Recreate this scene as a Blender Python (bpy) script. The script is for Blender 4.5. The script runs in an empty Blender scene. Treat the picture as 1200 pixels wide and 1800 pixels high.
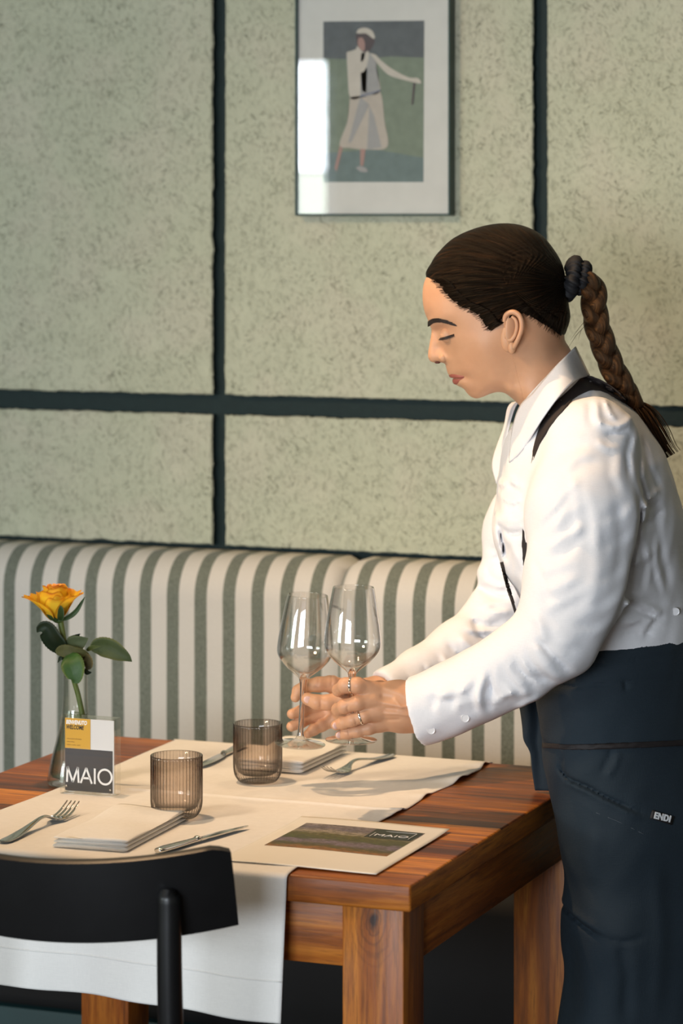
import bpy, bmesh, math, random
import numpy as np
from mathutils import Vector, Matrix

# ------------------------------------------------------------------ camera, light, exposure
C = bpy.context.scene
COL = C.collection
TH = math.radians(21.4)
FPX = 5100.0
CAMZ = 1.55
HY = 384.0
SN, CS = math.sin(TH), math.cos(TH)

cam_d = bpy.data.cameras.new('camera')
cam = bpy.data.objects.new('camera', cam_d)
COL.objects.link(cam)
cam.location = (0, 0, CAMZ)
cam.rotation_euler = (math.pi / 2, 0, TH)
cam_d.sensor_width = 36
cam_d.lens = FPX / 1800 * 36
cam_d.shift_y = -(900 - HY) / 1800
cam_d.clip_start = 0.05
cam_d.dof.use_dof = True
cam_d.dof.focus_distance = 3.86
cam_d.dof.aperture_fstop = 5.0
C.camera = cam

C.view_settings.view_transform = 'Standard'
C.view_settings.look = 'None'
C.view_settings.gamma = 1
C.view_settings.use_curve_mapping = False
C.view_settings.exposure = 0.0
C.cycles.max_bounces = 10
C.cycles.transparent_max_bounces = 24
C.cycles.transmission_bounces = 10
C.cycles.caustics_refractive = False
C.cycles.caustics_reflective = False

world = bpy.data.worlds.new('world')
C.world = world
world.use_nodes = True
world.node_tree.nodes['Background'].inputs[0].default_value = (0.75, 0.85, 1, 1)
world.node_tree.nodes['Background'].inputs[1].default_value = 0.6


def area(name, loc, size, rad, col, rot):
    l = bpy.data.lights.new(name, 'AREA')
    l.shape = 'RECTANGLE'
    l.size, l.size_y = size
    l.energy = rad * math.pi * size[0] * size[1]
    l.color = col
    o = bpy.data.objects.new(name, l)
    o.location = loc
    o.rotation_euler = rot
    COL.objects.link(o)
    return o


def spot(name, loc, target, power, col, ang=60, blend=0.6, rad=0.025):
    l = bpy.data.lights.new(name, 'SPOT')
    l.energy = power
    l.color = col
    l.spot_size = math.radians(ang)
    l.spot_blend = blend
    l.shadow_soft_size = rad
    o = bpy.data.objects.new(name, l)
    o.location = loc
    dv = Vector(target) - Vector(loc)
    o.rotation_euler = dv.to_track_quat('-Z', 'Y').to_euler()
    COL.objects.link(o)
    return o


YB = -2.2          # room wall behind the camera, with one window and an added fill opening
DAY = (0.84, 0.92, 1.0)
RX90 = (math.radians(90), 0, 0)
# daylight through the window behind the camera, then an added fill light
area('window_light_sky', (-5.62, YB + 0.06, 1.98), (2.2, 0.46), 22, DAY, RX90)
area('window_light_garden', (-5.62, YB + 0.06, 1.28), (2.2, 0.92), 7.5, (0.86, 1.0, 0.90), RX90)
area('window_light_sky_b', (-1.2, YB + 0.06, 1.45), (2.4, 1.15), 22.5, DAY, RX90)  # unseen second window, added for soft frontal fill
WARM = (1.0, 0.60, 0.30)
# warm ceiling spotlights
spot('spot_light_table', (-2.02, 3.62, 2.74), (-1.60, 3.66, 0.75), 92, (1.0, 0.65, 0.36), 66, 0.8, 0.03)
spot('spot_light_room', (-1.30, 4.30, 2.74), (-0.95, 3.95, 1.2), 15, (1.0, 0.66, 0.38), 80, 0.8, 0.04)

spot('spot_light_wall', (-2.6, 1.9, 2.74), (-1.12, 4.6, 0.88), 175, (1.0, 0.76, 0.50), 48, 1.0, 0.22)

# ------------------------------------------------------------------ photograph measurements -> places in the room
def at_d(px, py, d):
    u = (px - 600) / FPX
    return Vector((d * (-SN + u * CS), d * (CS + u * SN), CAMZ - (py - HY) / FPX * d))


def on_z(px, py, z):
    return at_d(px, py, (CAMZ - z) * FPX / (py - HY))


def on_y(px, py, y):
    u = (px - 600) / FPX
    return at_d(px, py, y / (CS + u * SN))


# ------------------------------------------------------------------ object helpers
def empty(name, loc, label=None, cat=None, group=None, kind=None, rz=0):
    o = bpy.data.objects.new(name, None)
    COL.objects.link(o)
    o.location = loc
    o.rotation_euler = (0, 0, rz)
    o.empty_display_size = 0.05
    return tag(o, label, cat, group, kind)


def tag(o, label=None, cat=None, group=None, kind=None):
    if label: o['label'] = label
    if cat: o['category'] = cat
    if group: o['group'] = group
    if kind: o['kind'] = kind
    return o


def link(name, me, mats, parent=None, smooth=True, keep=False):
    o = bpy.data.objects.new(name, me)
    COL.objects.link(o)
    if not isinstance(mats, (list, tuple)): mats = [mats]
    for m in mats: me.materials.append(m)
    if parent is not None:
        o.parent = parent
        if not keep:
            root = parent
            off = Vector((0, 0, 0))
            M = Matrix.Identity(4)
            chain = []
            while root is not None:
                chain.append(root); root = root.parent
            for r in reversed(chain):
                M = M @ (Matrix.Translation(r.location) @ r.rotation_euler.to_matrix().to_4x4())
            me.transform(M.inverted())
    if smooth:
        me.polygons.foreach_set('use_smooth', [True] * len(me.polygons))
    me.update()
    return o


def obj(name, bm, mats, parent=None, smooth=False, keep=False):
    me = bpy.data.meshes.new(name)
    bm.to_mesh(me)
    bm.free()
    return link(name, me, mats, parent, smooth, keep)


def mesh_np(name, V, F):
    me = bpy.data.meshes.new(name)
    me.from_pydata([tuple(map(float, v)) for v in V], [], [tuple(map(int, f)) for f in F])
    return me


def box(bm, x0, x1, y0, y1, z0, z1, bev=0.0, seg=2, mi=0):
    r = bmesh.ops.create_cube(bm, size=1)
    vs = r['verts']
    for v in vs:
        v.co = Vector((x0 + (v.co.x + .5) * (x1 - x0), y0 + (v.co.y + .5) * (y1 - y0), z0 + (v.co.z + .5) * (z1 - z0)))
    fs = list({f for v in vs for f in v.link_faces})
    for f in fs: f.material_index = mi
    if bev > 0:
        es = list({e for v in vs for e in v.link_edges})
        bmesh.ops.bevel(bm, geom=es, offset=bev, segments=seg, affect='EDGES', clamp_overlap=True, profile=0.5)
    return vs


def boxo(name, x0, x1, y0, y1, z0, z1, m, parent=None, bev=0.003, seg=2):
    bm = bmesh.new()
    box(bm, x0, x1, y0, y1, z0, z1, bev, seg)
    o = obj(name, bm, m, parent)
    if bev > 0: auto_smooth(o)
    return o


def auto_smooth(o, ang=40):
    me = o.data
    me.polygons.foreach_set('use_smooth', [True] * len(me.polygons))
    try:
        me.set_sharp_from_angle(angle=math.radians(ang))
    except Exception:
        pass


def lathe(bm, prof, c=(0, 0, 0), n=48, mod=None, closed=True, mi=0):
    rings = []
    for i, (r, z) in enumerate(prof):
        ring = []
        if r < 1e-6:
            ring = [bm.verts.new((c[0], c[1], c[2] + z))]
        else:
            for k in range(n):
                a = 2 * math.pi * k / n
                rr = r if mod is None else mod(r, z, a, i)
                ring.append(bm.verts.new((c[0] + rr * math.cos(a), c[1] + rr * math.sin(a), c[2] + z)))
        rings.append(ring)
    for A, B in zip(rings[:-1], rings[1:]):
        for k in range(n):
            k2 = (k + 1) % n
            if len(A) == 1 and len(B) == 1: continue
            if len(A) == 1: f = bm.faces.new((A[0], B[k2], B[k]))
            elif len(B) == 1: f = bm.faces.new((A[k], A[k2], B[0]))
            else: f = bm.faces.new((A[k], A[k2], B[k2], B[k]))
            f.material_index = mi
            f.smooth = True
    return rings


def sweep(bm, P, W, T=None, side=None, n=12, caps=True, mi=0, power=1.0):
    """elliptical section along a centre line; W half width along 'side', T half thickness"""
    P = [Vector(p) for p in P]
    m = len(P)
    if not isinstance(W, (list, tuple)): W = [W] * m
    if T is None: T = W
    if not isinstance(T, (list, tuple)): T = [T] * m
    rings = []
    prev = None
    for i in range(m):
        t = (P[min(i + 1, m - 1)] - P[max(i - 1, 0)]).normalized()
        if side is not None:
            s = Vector(side if not isinstance(side, list) else side[i])
            s = (s - t * s.dot(t)).normalized()
        else:
            if prev is None:
                prev = Vector((0, 0, 1)) if abs(t.z) < .9 else Vector((1, 0, 0))
            s = (prev - t * prev.dot(t)).normalized()
            prev = s
        b = t.cross(s)
        ring = []
        for k in range(n):
            a = 2 * math.pi * k / n
            ca, sa = math.cos(a), math.sin(a)
            if power != 1.0:
                ca = math.copysign(abs(ca) ** power, ca); sa = math.copysign(abs(sa) ** power, sa)
            ring.append(bm.verts.new(P[i] + s * (W[i] * ca) + b * (T[i] * sa)))
        rings.append(ring)
    for A, B in zip(rings[:-1], rings[1:]):
        for k in range(n):
            f = bm.faces.new((A[k], A[(k + 1) % n], B[(k + 1) % n], B[k]))
            f.smooth = True; f.material_index = mi
    if caps:
        f = bm.faces.new(list(reversed(rings[0]))); f.material_index = mi
        f = bm.faces.new(rings[-1]); f.material_index = mi
    return rings


def crom(pts, n=8):
    """Catmull-Rom through points of any dimension"""
    p = np.array([list(q) for q in pts], float)
    p = np.vstack([2 * p[0] - p[1], p, 2 * p[-1] - p[-2]])
    out = []
    for i in range(1, len(p) - 2):
        for k in range(n):
            t = k / n
            a, b, c, d = p[i - 1], p[i], p[i + 1], p[i + 2]
            out.append(0.5 * ((2 * b) + (-a + c) * t + (2 * a - 5 * b + 4 * c - d) * t * t + (-a + 3 * b - 3 * c + d) * t ** 3))
    out.append(p[-2])
    return np.array(out)


def sheet(bm, fn, nu, nv, thick=0.0, mi=0):
    """a cloth-like sheet: fn(u,v)->Vector, with real thickness"""
    top = [[Vector(fn(i / nu, j / nv)) for j in range(nv + 1)] for i in range(nu + 1)]
    def nrm(i, j):
        a = top[min(i + 1, nu)][j] - top[max(i - 1, 0)][j]
        b = top[i][min(j + 1, nv)] - top[i][max(j - 1, 0)]
        n = a.cross(b)
        return n.normalized() if n.length > 0 else Vector((0, 0, 1))
    A = [[bm.verts.new(top[i][j] + (nrm(i, j) * thick / 2 if thick else Vector())) for j in range(nv + 1)] for i in range(nu + 1)]
    def q(a, b, c, d):
        f = bm.faces.new((a, b, c, d)); f.smooth = True; f.material_index = mi
    for i in range(nu):
        for j in range(nv):
            q(A[i][j], A[i + 1][j], A[i + 1][j + 1], A[i][j + 1])
    if thick:
        B = [[bm.verts.new(top[i][j] - nrm(i, j) * thick / 2) for j in range(nv + 1)] for i in range(nu + 1)]
        for i in range(nu):
            for j in range(nv):
                q(B[i][j + 1], B[i + 1][j + 1], B[i + 1][j], B[i][j])
        for i in range(nu):
            q(A[i + 1][0], A[i][0], B[i][0], B[i + 1][0]); q(A[i][nv], A[i + 1][nv], B[i + 1][nv], B[i][nv])
        for j in range(nv):
            q(A[0][j], A[0][j + 1], B[0][j + 1], B[0][j]); q(A[nu][j + 1], A[nu][j], B[nu][j], B[nu][j + 1])
    return A


def poly_prism(bm, pts, n, thick, mi=0):
    """closed planar polygon (3-D points) given depth along n"""
    n = Vector(n).normalized() * thick
    a = [bm.verts.new(Vector(p)) for p in pts]
    b = [bm.verts.new(Vector(p) - n) for p in pts]
    fs = [bm.faces.new(a), bm.faces.new(list(reversed(b)))]
    m = len(pts)
    for i in range(m):
        fs.append(bm.faces.new((a[i], b[i], b[(i + 1) % m], a[(i + 1) % m])))
    for f in fs: f.material_index = mi
    return fs


# ------------------------------------------------------------------ material helpers
def lin(r, g, b):
    f = lambda c: (c / 255 / 12.92) if c / 255 <= .04045 else ((c / 255 + .055) / 1.055) ** 2.4
    return (f(r), f(g), f(b), 1)


class NT:
    def __init__(s, name):
        s.m = bpy.data.materials.new(name)
        s.m.use_nodes = True
        s.t = s.m.node_tree
        s.t.nodes.clear()
        s.out = s.t.nodes.new('ShaderNodeOutputMaterial')

    def n(s, typ, **kw):
        nd = s.t.nodes.new('ShaderNode' + typ)
        ins = kw.pop('ins', {})
        for k, v in kw.items(): setattr(nd, k, v)
        for k, v in ins.items(): s.set(nd.inputs[k], v)
        return nd

    def set(s, sock, v):
        if isinstance(v, bpy.types.NodeSocket): s.t.links.new(v, sock)
        elif isinstance(v, bpy.types.Node): s.t.links.new(v.outputs[0], sock)
        else: sock.default_value = v

    def coord(s, which='Object', scale=(1, 1, 1), rot=(0, 0, 0), loc=(0, 0, 0)):
        tc = s.n('TexCoord')
        mp = s.n('Mapping', ins={'Vector': tc.outputs[which], 'Scale': scale, 'Rotation': rot, 'Location': loc})
        return mp.outputs[0]

    def noise(s, vec, scale=5, detail=3, rough=.5, dist=0):
        return s.n('TexNoise', ins={'Vector': vec, 'Scale': scale, 'Detail': detail, 'Roughness': rough, 'Distortion': dist}).outputs[0]

    def ramp(s, fac, stops, interp='LINEAR'):
        r = s.n('ValToRGB')
        r.color_ramp.interpolation = interp
        el = r.color_ramp.elements
        while len(el) < len(stops): el.new(0.5)
        for e, (p, c) in zip(el, stops):
            e.position = p
            e.color = c if len(c) == 4 else (*c, 1)
        s.set(r.inputs[0], fac)
        return r.outputs[0]

    def math(s, op, a, b=0.0, c=None, clamp=False):
        nd = s.n('Math', operation=op, use_clamp=clamp)
        s.set(nd.inputs[0], a); s.set(nd.inputs[1], b)
        if c is not None: s.set(nd.inputs[2], c)
        return nd.outputs[0]

    def mix(s, fac, a, b, blend='MIX'):
        nd = s.n('Mix', data_type='RGBA', blend_type=blend)
        s.set(nd.inputs[0], fac); s.set(nd.inputs[6], a); s.set(nd.inputs[7], b)
        return nd.outputs[2]

    def bump(s, h, strength=.3, dist=.01, normal=None):
        nd = s.n('Bump', ins={'Height': h, 'Strength': strength, 'Distance': dist})
        if normal is not None: s.set(nd.inputs['Normal'], normal)
        return nd.outputs[0]

    def pbr(s, col, rough=.5, metal=0, bump=None, **kw):
        p = s.n('BsdfPrincipled')
        s.set(p.inputs['Base Color'], col)
        s.set(p.inputs['Roughness'], rough)
        s.set(p.inputs['Metallic'], metal)
        if bump is not None: s.set(p.inputs['Normal'], bump)
        for k, v in kw.items(): s.set(p.inputs[k], v)
        s.t.links.new(p.outputs[0], s.out.inputs[0])
        return s.m


def simple(name, col, rough=.5, metal=0, noise=0.08, nscale=30, bump=.05, bscale=300, bdist=.001, **kw):
    t = NT(name)
    v = t.coord()
    n1 = t.noise(v, nscale, 3)
    k = t.math('MULTIPLY_ADD', n1, noise * 2, 1 - noise)
    c = t.mix(1.0, col, k, 'MULTIPLY')
    b = t.bump(t.noise(v, bscale, 2), bump, bdist) if bump > 0 else None
    return t.pbr(c, rough, metal, b, **kw)


def fabric(name, col, rough=.85, weave=1500, noise=.05, bump=.25, soft=0.0, nscale=14, fold=0.0):
    t = NT(name)
    v = t.coord()
    w1 = t.noise(t.coord(scale=(1, 1, .08)), weave, 2)
    w2 = t.noise(t.coord(scale=(.08, .08, 1)), weave, 2)
    h = t.math('ADD', w1, w2)
    n1 = t.noise(v, nscale, 4)
    k = t.math('MULTIPLY_ADD', n1, noise * 2, 1 - noise)
    k2 = t.math('MULTIPLY_ADD', h, .10, .90)
    c = t.mix(1.0, col, k, 'MULTIPLY')
    c = t.mix(1.0, c, k2, 'MULTIPLY')
    nb = t.bump(h, bump, .0006)
    if fold > 0:
        nb = t.bump(t.noise(v, 18, 3), fold, .01, nb)
    return t.pbr(c, rough, 0, nb, **({'Sheen Weight': soft} if soft else {}))


def wood(name, axis, seed=0, planks=None, knot=None, dark=(.085, .028, .010, 1), mid=(.33, .090, .013, 1), light=(.74, .27, .036, 1), rough=.38):
    t = NT(name)
    sc = {'x': (1.6, 22, 22), 'y': (22, 1.6, 22), 'z': (22, 22, 1.6)}[axis]
    v = t.coord(scale=sc, loc=(seed * 3.7, seed * 1.3, seed * 2.1))
    v0 = t.coord()
    if planks:
        sp = t.n('SeparateXYZ', ins={0: v0})
        sp_y = t.math('ADD', sp.outputs[1], 20 * planks + .041)
        idx = t.math('FLOOR', t.math('DIVIDE', sp_y, planks))
        wn = t.n('TexWhiteNoise', noise_dimensions='1D', ins={'W': idx})
        off = t.n('VectorMath', operation='SCALE', ins={0: wn.outputs[1], 'Scale': 30.0})
        v = t.n('VectorMath', operation='ADD', ins={0: v, 1: off.outputs[0]}).outputs[0]
    n1 = t.noise(v, 1.0, 6, .62, 1.2)
    n2 = t.noise(v, 4.5, 4, .6, .4)
    broad = t.noise(t.coord(scale=tuple(s * .16 for s in sc), loc=(seed, seed, 5)), 1.5, 3, .5, 1.5)
    g = t.math('ADD', t.math('MULTIPLY', n1, .55), t.math('MULTIPLY', n2, .25))
    g = t.math('ADD', g, t.math('MULTIPLY', broad, .28))
    if planks:
        g = t.math('ADD', g, t.math('MULTIPLY_ADD', wn.outputs[0], .26, -.13))
    c = t.ramp(g, [(.34, dark), (.50, mid), (.70, light)])
    if planks:
        fr = t.math('FRACT', t.math('DIVIDE', sp_y, planks))
        gap = t.math('LESS_THAN', t.math('ABSOLUTE', t.math('SUBTRACT', fr, .5)), .488)
        c = t.mix(gap, (.03, .012, .006, 1), c)
        c = t.mix(t.math('MULTIPLY', t.math('GREATER_THAN', t.noise(t.coord(scale=(3, 60, 1)), 1.0, 2), .66), .5), c, (.07, .035, .02, 1))
    fine = t.noise(t.coord(scale=tuple(k * 3.2 for k in sc), loc=(seed, 2, 7)), 3.0, 4, .7)
    c = t.mix(t.math('MULTIPLY', t.ramp(fine, [(.50, (0, 0, 0)), (.64, (1, 1, 1))]), .45), c, dark)
    if knot:
        dv = t.n('VectorMath', operation='SUBTRACT', ins={0: v0, 1: knot})
        dm = t.n('VectorMath', operation='MULTIPLY', ins={0: dv.outputs[0], 1: (1, .15, .55)})
        dl = t.n('VectorMath', operation='LENGTH', ins={0: dm.outputs[0]}).outputs['Value']
        dl = t.math('ADD', dl, t.math('MULTIPLY_ADD', t.noise(v0, 60, 3), .010, -.005))
        core = t.ramp(t.math('MULTIPLY', dl, 40), [(.10, (1, 1, 1)), (.32, (0, 0, 0))])
        rings = t.math('MULTIPLY', t.math('SINE', t.math('MULTIPLY', dl, 900)), .5)
        near = t.ramp(t.math('MULTIPLY', dl, 22), [(.2, (1, 1, 1)), (.9, (0, 0, 0))])
        c = t.mix(t.math('MULTIPLY', t.math('MAXIMUM', rings, 0), near), c, dark)
        c = t.mix(core, c, (.04, .016, .008, 1))
    r = t.math('MULTIPLY_ADD', n2, .25, rough - .1)
    b = t.bump(t.math('ADD', n2, t.math('MULTIPLY', n1, .6)), .18, .002)
    return t.pbr(c, r, 0, b, **{'Specular IOR Level': .3})


def thin_glass(name, tint=(.97, .97, .97, 1), edge=(.55, .55, .55, 1), ior=1.5, rough=0.0, blend=.5, p=5, gloss=1.0):
    """clear thin-walled glass: light passes straight through, darker where the wall is seen edge-on"""
    t = NT(name)
    lw = t.n('LayerWeight', ins={'Blend': blend})
    f = t.math('POWER', lw.outputs[1], p)
    c = t.mix(f, tint, edge)
    tr = t.n('BsdfTransparent', ins={'Color': c})
    gl = t.n('BsdfGlossy', ins={'Color': (1, 1, 1, 1), 'Roughness': rough})
    f0 = ((ior - 1) / (ior + 1)) ** 2
    lf = t.n('LayerWeight', ins={'Blend': .5})
    fr = t.math('MULTIPLY_ADD', t.math('POWER', lf.outputs[1], 5.0), 1 - f0, f0)
    fac = t.math('MULTIPLY', fr, gloss, clamp=True)
    mx = t.n('MixShader', ins={0: fac, 1: tr.outputs[0], 2: gl.outputs[0]})
    t.t.links.new(mx.outputs[0], t.out.inputs[0])
    return t.m


def solid_glass(name, col=(1, 1, 1, 1), ior=1.5):
    t = NT(name)
    g = t.n('BsdfGlass', ins={'Color': col, 'Roughness': 0.0, 'IOR': ior})
    t.t.links.new(g.outputs[0], t.out.inputs[0])
    return t.m


# ------------------------------------------------------------------ materials
def wood_wool():
    t = NT('wood_wool_board')
    v = t.coord()
    dirs = [(.55, 420, 60), (-.45, 380, 60), (1.2, 400, 66), (.8, 430, 55), (.25, 400, 60), (-1.1, 380, 60)]
    pits = None
    fib = None
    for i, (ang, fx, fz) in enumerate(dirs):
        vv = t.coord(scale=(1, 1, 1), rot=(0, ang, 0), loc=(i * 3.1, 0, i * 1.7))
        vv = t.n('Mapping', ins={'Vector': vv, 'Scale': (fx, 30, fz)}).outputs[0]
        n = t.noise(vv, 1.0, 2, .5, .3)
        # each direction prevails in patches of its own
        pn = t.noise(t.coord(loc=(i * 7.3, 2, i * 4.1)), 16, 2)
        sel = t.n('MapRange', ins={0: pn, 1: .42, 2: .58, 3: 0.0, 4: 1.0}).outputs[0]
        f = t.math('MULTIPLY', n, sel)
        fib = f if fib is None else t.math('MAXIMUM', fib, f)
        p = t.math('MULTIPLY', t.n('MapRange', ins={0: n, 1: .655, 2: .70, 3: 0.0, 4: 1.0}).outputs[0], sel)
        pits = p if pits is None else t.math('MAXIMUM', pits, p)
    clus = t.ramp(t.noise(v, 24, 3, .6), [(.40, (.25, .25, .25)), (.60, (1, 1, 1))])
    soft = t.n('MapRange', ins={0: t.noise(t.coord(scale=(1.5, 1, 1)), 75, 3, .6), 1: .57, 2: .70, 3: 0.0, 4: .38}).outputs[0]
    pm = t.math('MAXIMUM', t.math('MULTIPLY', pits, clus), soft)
    broad = t.noise(v, 5, 3)
    base = t.mix(broad, (.50, .505, .36, 1), (.56, .56, .42, 1))
    base = t.mix(t.math('MULTIPLY', t.ramp(t.noise(v, 9, 2), [(.45, (0, 0, 0)), (.65, (1, 1, 1))]), .35), base, (.62, .56, .44, 1))
    c = t.mix(t.math('MULTIPLY', pm, .72), base, (.10, .10, .05, 1))  # pits coloured dark, painting in the shade of holes between fibres
    hh = t.math('SUBTRACT', t.math('MULTIPLY', fib, .9), pm)
    b = t.bump(hh, .8, .004)
    return t.pbr(c, .95, 0, b, **{'Specular IOR Level': .2})


M = {}
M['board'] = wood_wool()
M['board_edge'] = simple('board_edge_paint', (.012, .03, .03, 1), .8, bump=.8, bscale=250, bdist=.004)  # board sides coloured darker than the front face
M['batten'] = simple('dark_teal_paint', (.0085, .0210, .0200, 1), .62, noise=.25, nscale=60, bump=.4, bscale=160, bdist=.0015, **{'Specular IOR Level': .25})
M['plaster'] = simple('warm_white_plaster', (.62, .58, .50, 1), .9)
M['plaster_dark'] = simple('greige_plaster', (.36, .33, .28, 1), .9)
M['ceiling'] = simple('ceiling_paint', (.24, .22, .19, 1), .9)
M['floor'] = wood('floor_boards', 'x', 9, planks=.16, dark=(.02, .012, .008, 1), mid=(.045, .026, .016, 1), light=(.09, .055, .03, 1), rough=.5)
M['top_wood'] = wood('acacia_planks', 'x', 1, planks=.0975)
M['wood_x'] = wood('acacia_rail', 'x', 3)
M['wood_y'] = wood('acacia_side_rail', 'y', 4)
M['wood_z'] = wood('acacia_leg', 'z', 5)
M['wood_knot'] = wood('acacia_leg_with_knot', 'z', 6, knot=(.345, -.38, .700))
M['black_wood'] = simple('black_lacquered_wood', (.006, .006, .0065, 1), .38, noise=.3, bump=.08, bscale=90)
M['linen'] = fabric('white_linen', (.82, .80, .77, 1), .8, 1300, noise=.025, bump=.35, fold=.10)
M['napkin'] = fabric('white_cotton_napkin', (.84, .82, .78, 1), .85, 1600, noise=.02, bump=.3, fold=.12)
M['steel'] = simple('polished_steel', (.62, .60, .56, 1), .13, 1.0, noise=.02, bump=0)
M['frame_metal'] = simple('dark_green_metal', (.02, .045, .04, 1), .35, .4)
M['mat_board'] = simple('white_mat_board', (.66, .66, .61, 1), .9, bump=0)
M['paper'] = simple('white_paper', (.82, .78, .70, 1), .6, noise=.02, bump=0)
M['black_leather'] = simple('black_seat_leather', (.004, .004, .0045, 1), .85)
M['teal_base'] = simple('dark_teal_base', (.010, .040, .042, 1), .6)


def stripes(x0, pitch):
    t = NT('striped_upholstery')
    tc = t.coord()
    sp = t.n('SeparateXYZ', ins={0: tc})
    wob = t.math('MULTIPLY', t.noise(t.coord(scale=(1, 1, .3)), 22, 3), .0022)
    x = t.math('ADD', sp.outputs[0], wob)
    fr = t.math('FRACT', t.math('DIVIDE', t.math('ADD', x, 200 * pitch - x0), pitch))
    g = t.n('MapRange', ins={0: t.math('ABSOLUTE', t.math('SUBTRACT', fr, .22)), 1: .212, 2: .228, 3: 1.0, 4: 0.0})
    weave = t.math('ADD', t.noise(t.coord(scale=(1, 1, .12)), 900, 2), t.noise(t.coord(scale=(.12, 1, 1)), 900, 2))
    mel = t.noise(tc, 320, 3, .7)
    green = t.mix(t.ramp(mel, [(.3, (0, 0, 0)), (.7, (1, 1, 1))]), (.110, .120, .090, 1), (.235, .25, .195, 1))
    cream = t.mix(mel, (.62, .57, .50, 1), (.72, .67, .59, 1))
    c = t.mix(g.outputs[0], cream, green)
    b = t.bump(weave, .35, .0012)
    return t.pbr(c, .9, 0, b, **{'Sheen Weight': .15})

# ------------------------------------------------------------------ the room
def struct(name, bm, m, parent=None):
    o = obj(name, bm, m, parent)
    if parent is None: o['kind'] = 'structure'
    return o

XL, XR, YW, ZC = -7.2, 2.4, 4.65, 2.9
bm = bmesh.new(); box(bm, XL, XR, YB, YW + .15, -.1, 0); struct('floor', bm, M['floor'])
bm = bmesh.new(); box(bm, XL, XR, YB, YW + .15, ZC, ZC + .1); struct('ceiling', bm, M['ceiling'])
bm = bmesh.new(); box(bm, XL - .12, XL, YB - .1, YW + .15, 0, ZC); struct('wall_left', bm, M['plaster'])
bm = bmesh.new(); box(bm, XR, XR + .12, YB - .1, YW + .15, 0, ZC); struct('wall_right', bm, M['plaster_dark'])
# wall behind the camera, with a window opening and a second one added for fill
bm = bmesh.new()
wins = [(-6.75, -4.47, .8, 2.23), (-2.45, .05, .85, 2.45)]
y0, y1 = YB - .12, YB
box(bm, XL, XR, y0, y1, 0, .8); box(bm, XL, XR, y0, y1, 2.45, ZC)
box(bm, XL, wins[0][0], y0, y1, .8, 2.45); box(bm, wins[0][1], wins[1][0], y0, y1, .8, 2.45)
box(bm, wins[1][1], XR, y0, y1, .8, 2.45)
box(bm, wins[0][0], wins[0][1], y0, y1, 2.23, 2.45); box(bm, wins[1][0], wins[1][1], y0, y1, .8, .85)
struct('wall_behind', bm, M['plaster_dark'])
for i, (a, b, c, d) in enumerate(wins):
    bm = bmesh.new()
    for (xa, xb, za, zb) in ((a, a + .05, c, d), (b - .05, b, c, d), (a, b, c, c + .05), (a, b, d - .05, d)):
        box(bm, xa, xb, y0 + .02, y1 - .03, za, zb, .004)
    struct('window_%d' % (i + 1), bm, M['plaster'])  # the second frame belongs to the added fill window
# the panelled wall: dark recessed ground with raised wood-wool boards
bm = bmesh.new(); box(bm, XL, XR, YW, YW + .12, 0, ZC)
wall = struct('wall_back', bm, M['batten'])
wall['label'] = 'dark teal painted wall showing as strips between pale boards'


def board(x0, x1, z0, z1, seed):
    """raised board with rough, ragged edges"""
    rnd = random.Random(seed)
    bm = bmesh.new()
    yf, yb = 4.63, YW
    def edge(p, q, nx, nz):
        L = math.hypot(q[0] - p[0], q[1] - p[1])
        n = max(2, int(L / .006))
        out = []
        j = 0
        for i in range(n):
            t = i / n
            j = j * .55 + rnd.gauss(0, .0006)
            out.append((p[0] + (q[0] - p[0]) * t + nx * j, p[1] + (q[1] - p[1]) * t + nz * j))
        return out
    pts = edge((x0, z0), (x1, z0), 0, 1) + edge((x1, z0), (x1, z1), 1, 0) + edge((x1, z1), (x0, z1), 0, 1) + edge((x0, z1), (x0, z0), 1, 0)
    m = len(pts)
    cx, cz = (x0 + x1) / 2, (z0 + z1) / 2
    def ring(y, ins):
        r = []
        for (x, z) in pts:
            dx = max(-1, min(1, (cx - x) / .01)); dz = max(-1, min(1, (cz - z) / .01))
            r.append(bm.verts.new((x + dx * ins, y + rnd.gauss(0, .0003), z + dz * ins)))
        return r
    R = [ring(yb, 0), ring(yf + .003, 0), ring(yf, .002)]
    for k, (A, B) in enumerate(zip(R[:-1], R[1:])):
        for i in range(m):
            f = bm.faces.new((A[i], A[(i + 1) % m], B[(i + 1) % m], B[i]))
            f.material_index = 1 if k == 0 else 0
    f = bm.faces.new(R[-1]); f.material_index = 0
    bmesh.ops.triangulate(bm, faces=[f])
    bmesh.ops.recalc_face_normals(bm, faces=bm.faces)
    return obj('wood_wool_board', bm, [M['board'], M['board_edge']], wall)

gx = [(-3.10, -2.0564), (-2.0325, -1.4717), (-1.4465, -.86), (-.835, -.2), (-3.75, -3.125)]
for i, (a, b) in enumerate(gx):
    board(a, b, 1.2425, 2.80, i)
    board(a, b, .9800, 1.2080, i + 20)

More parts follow.
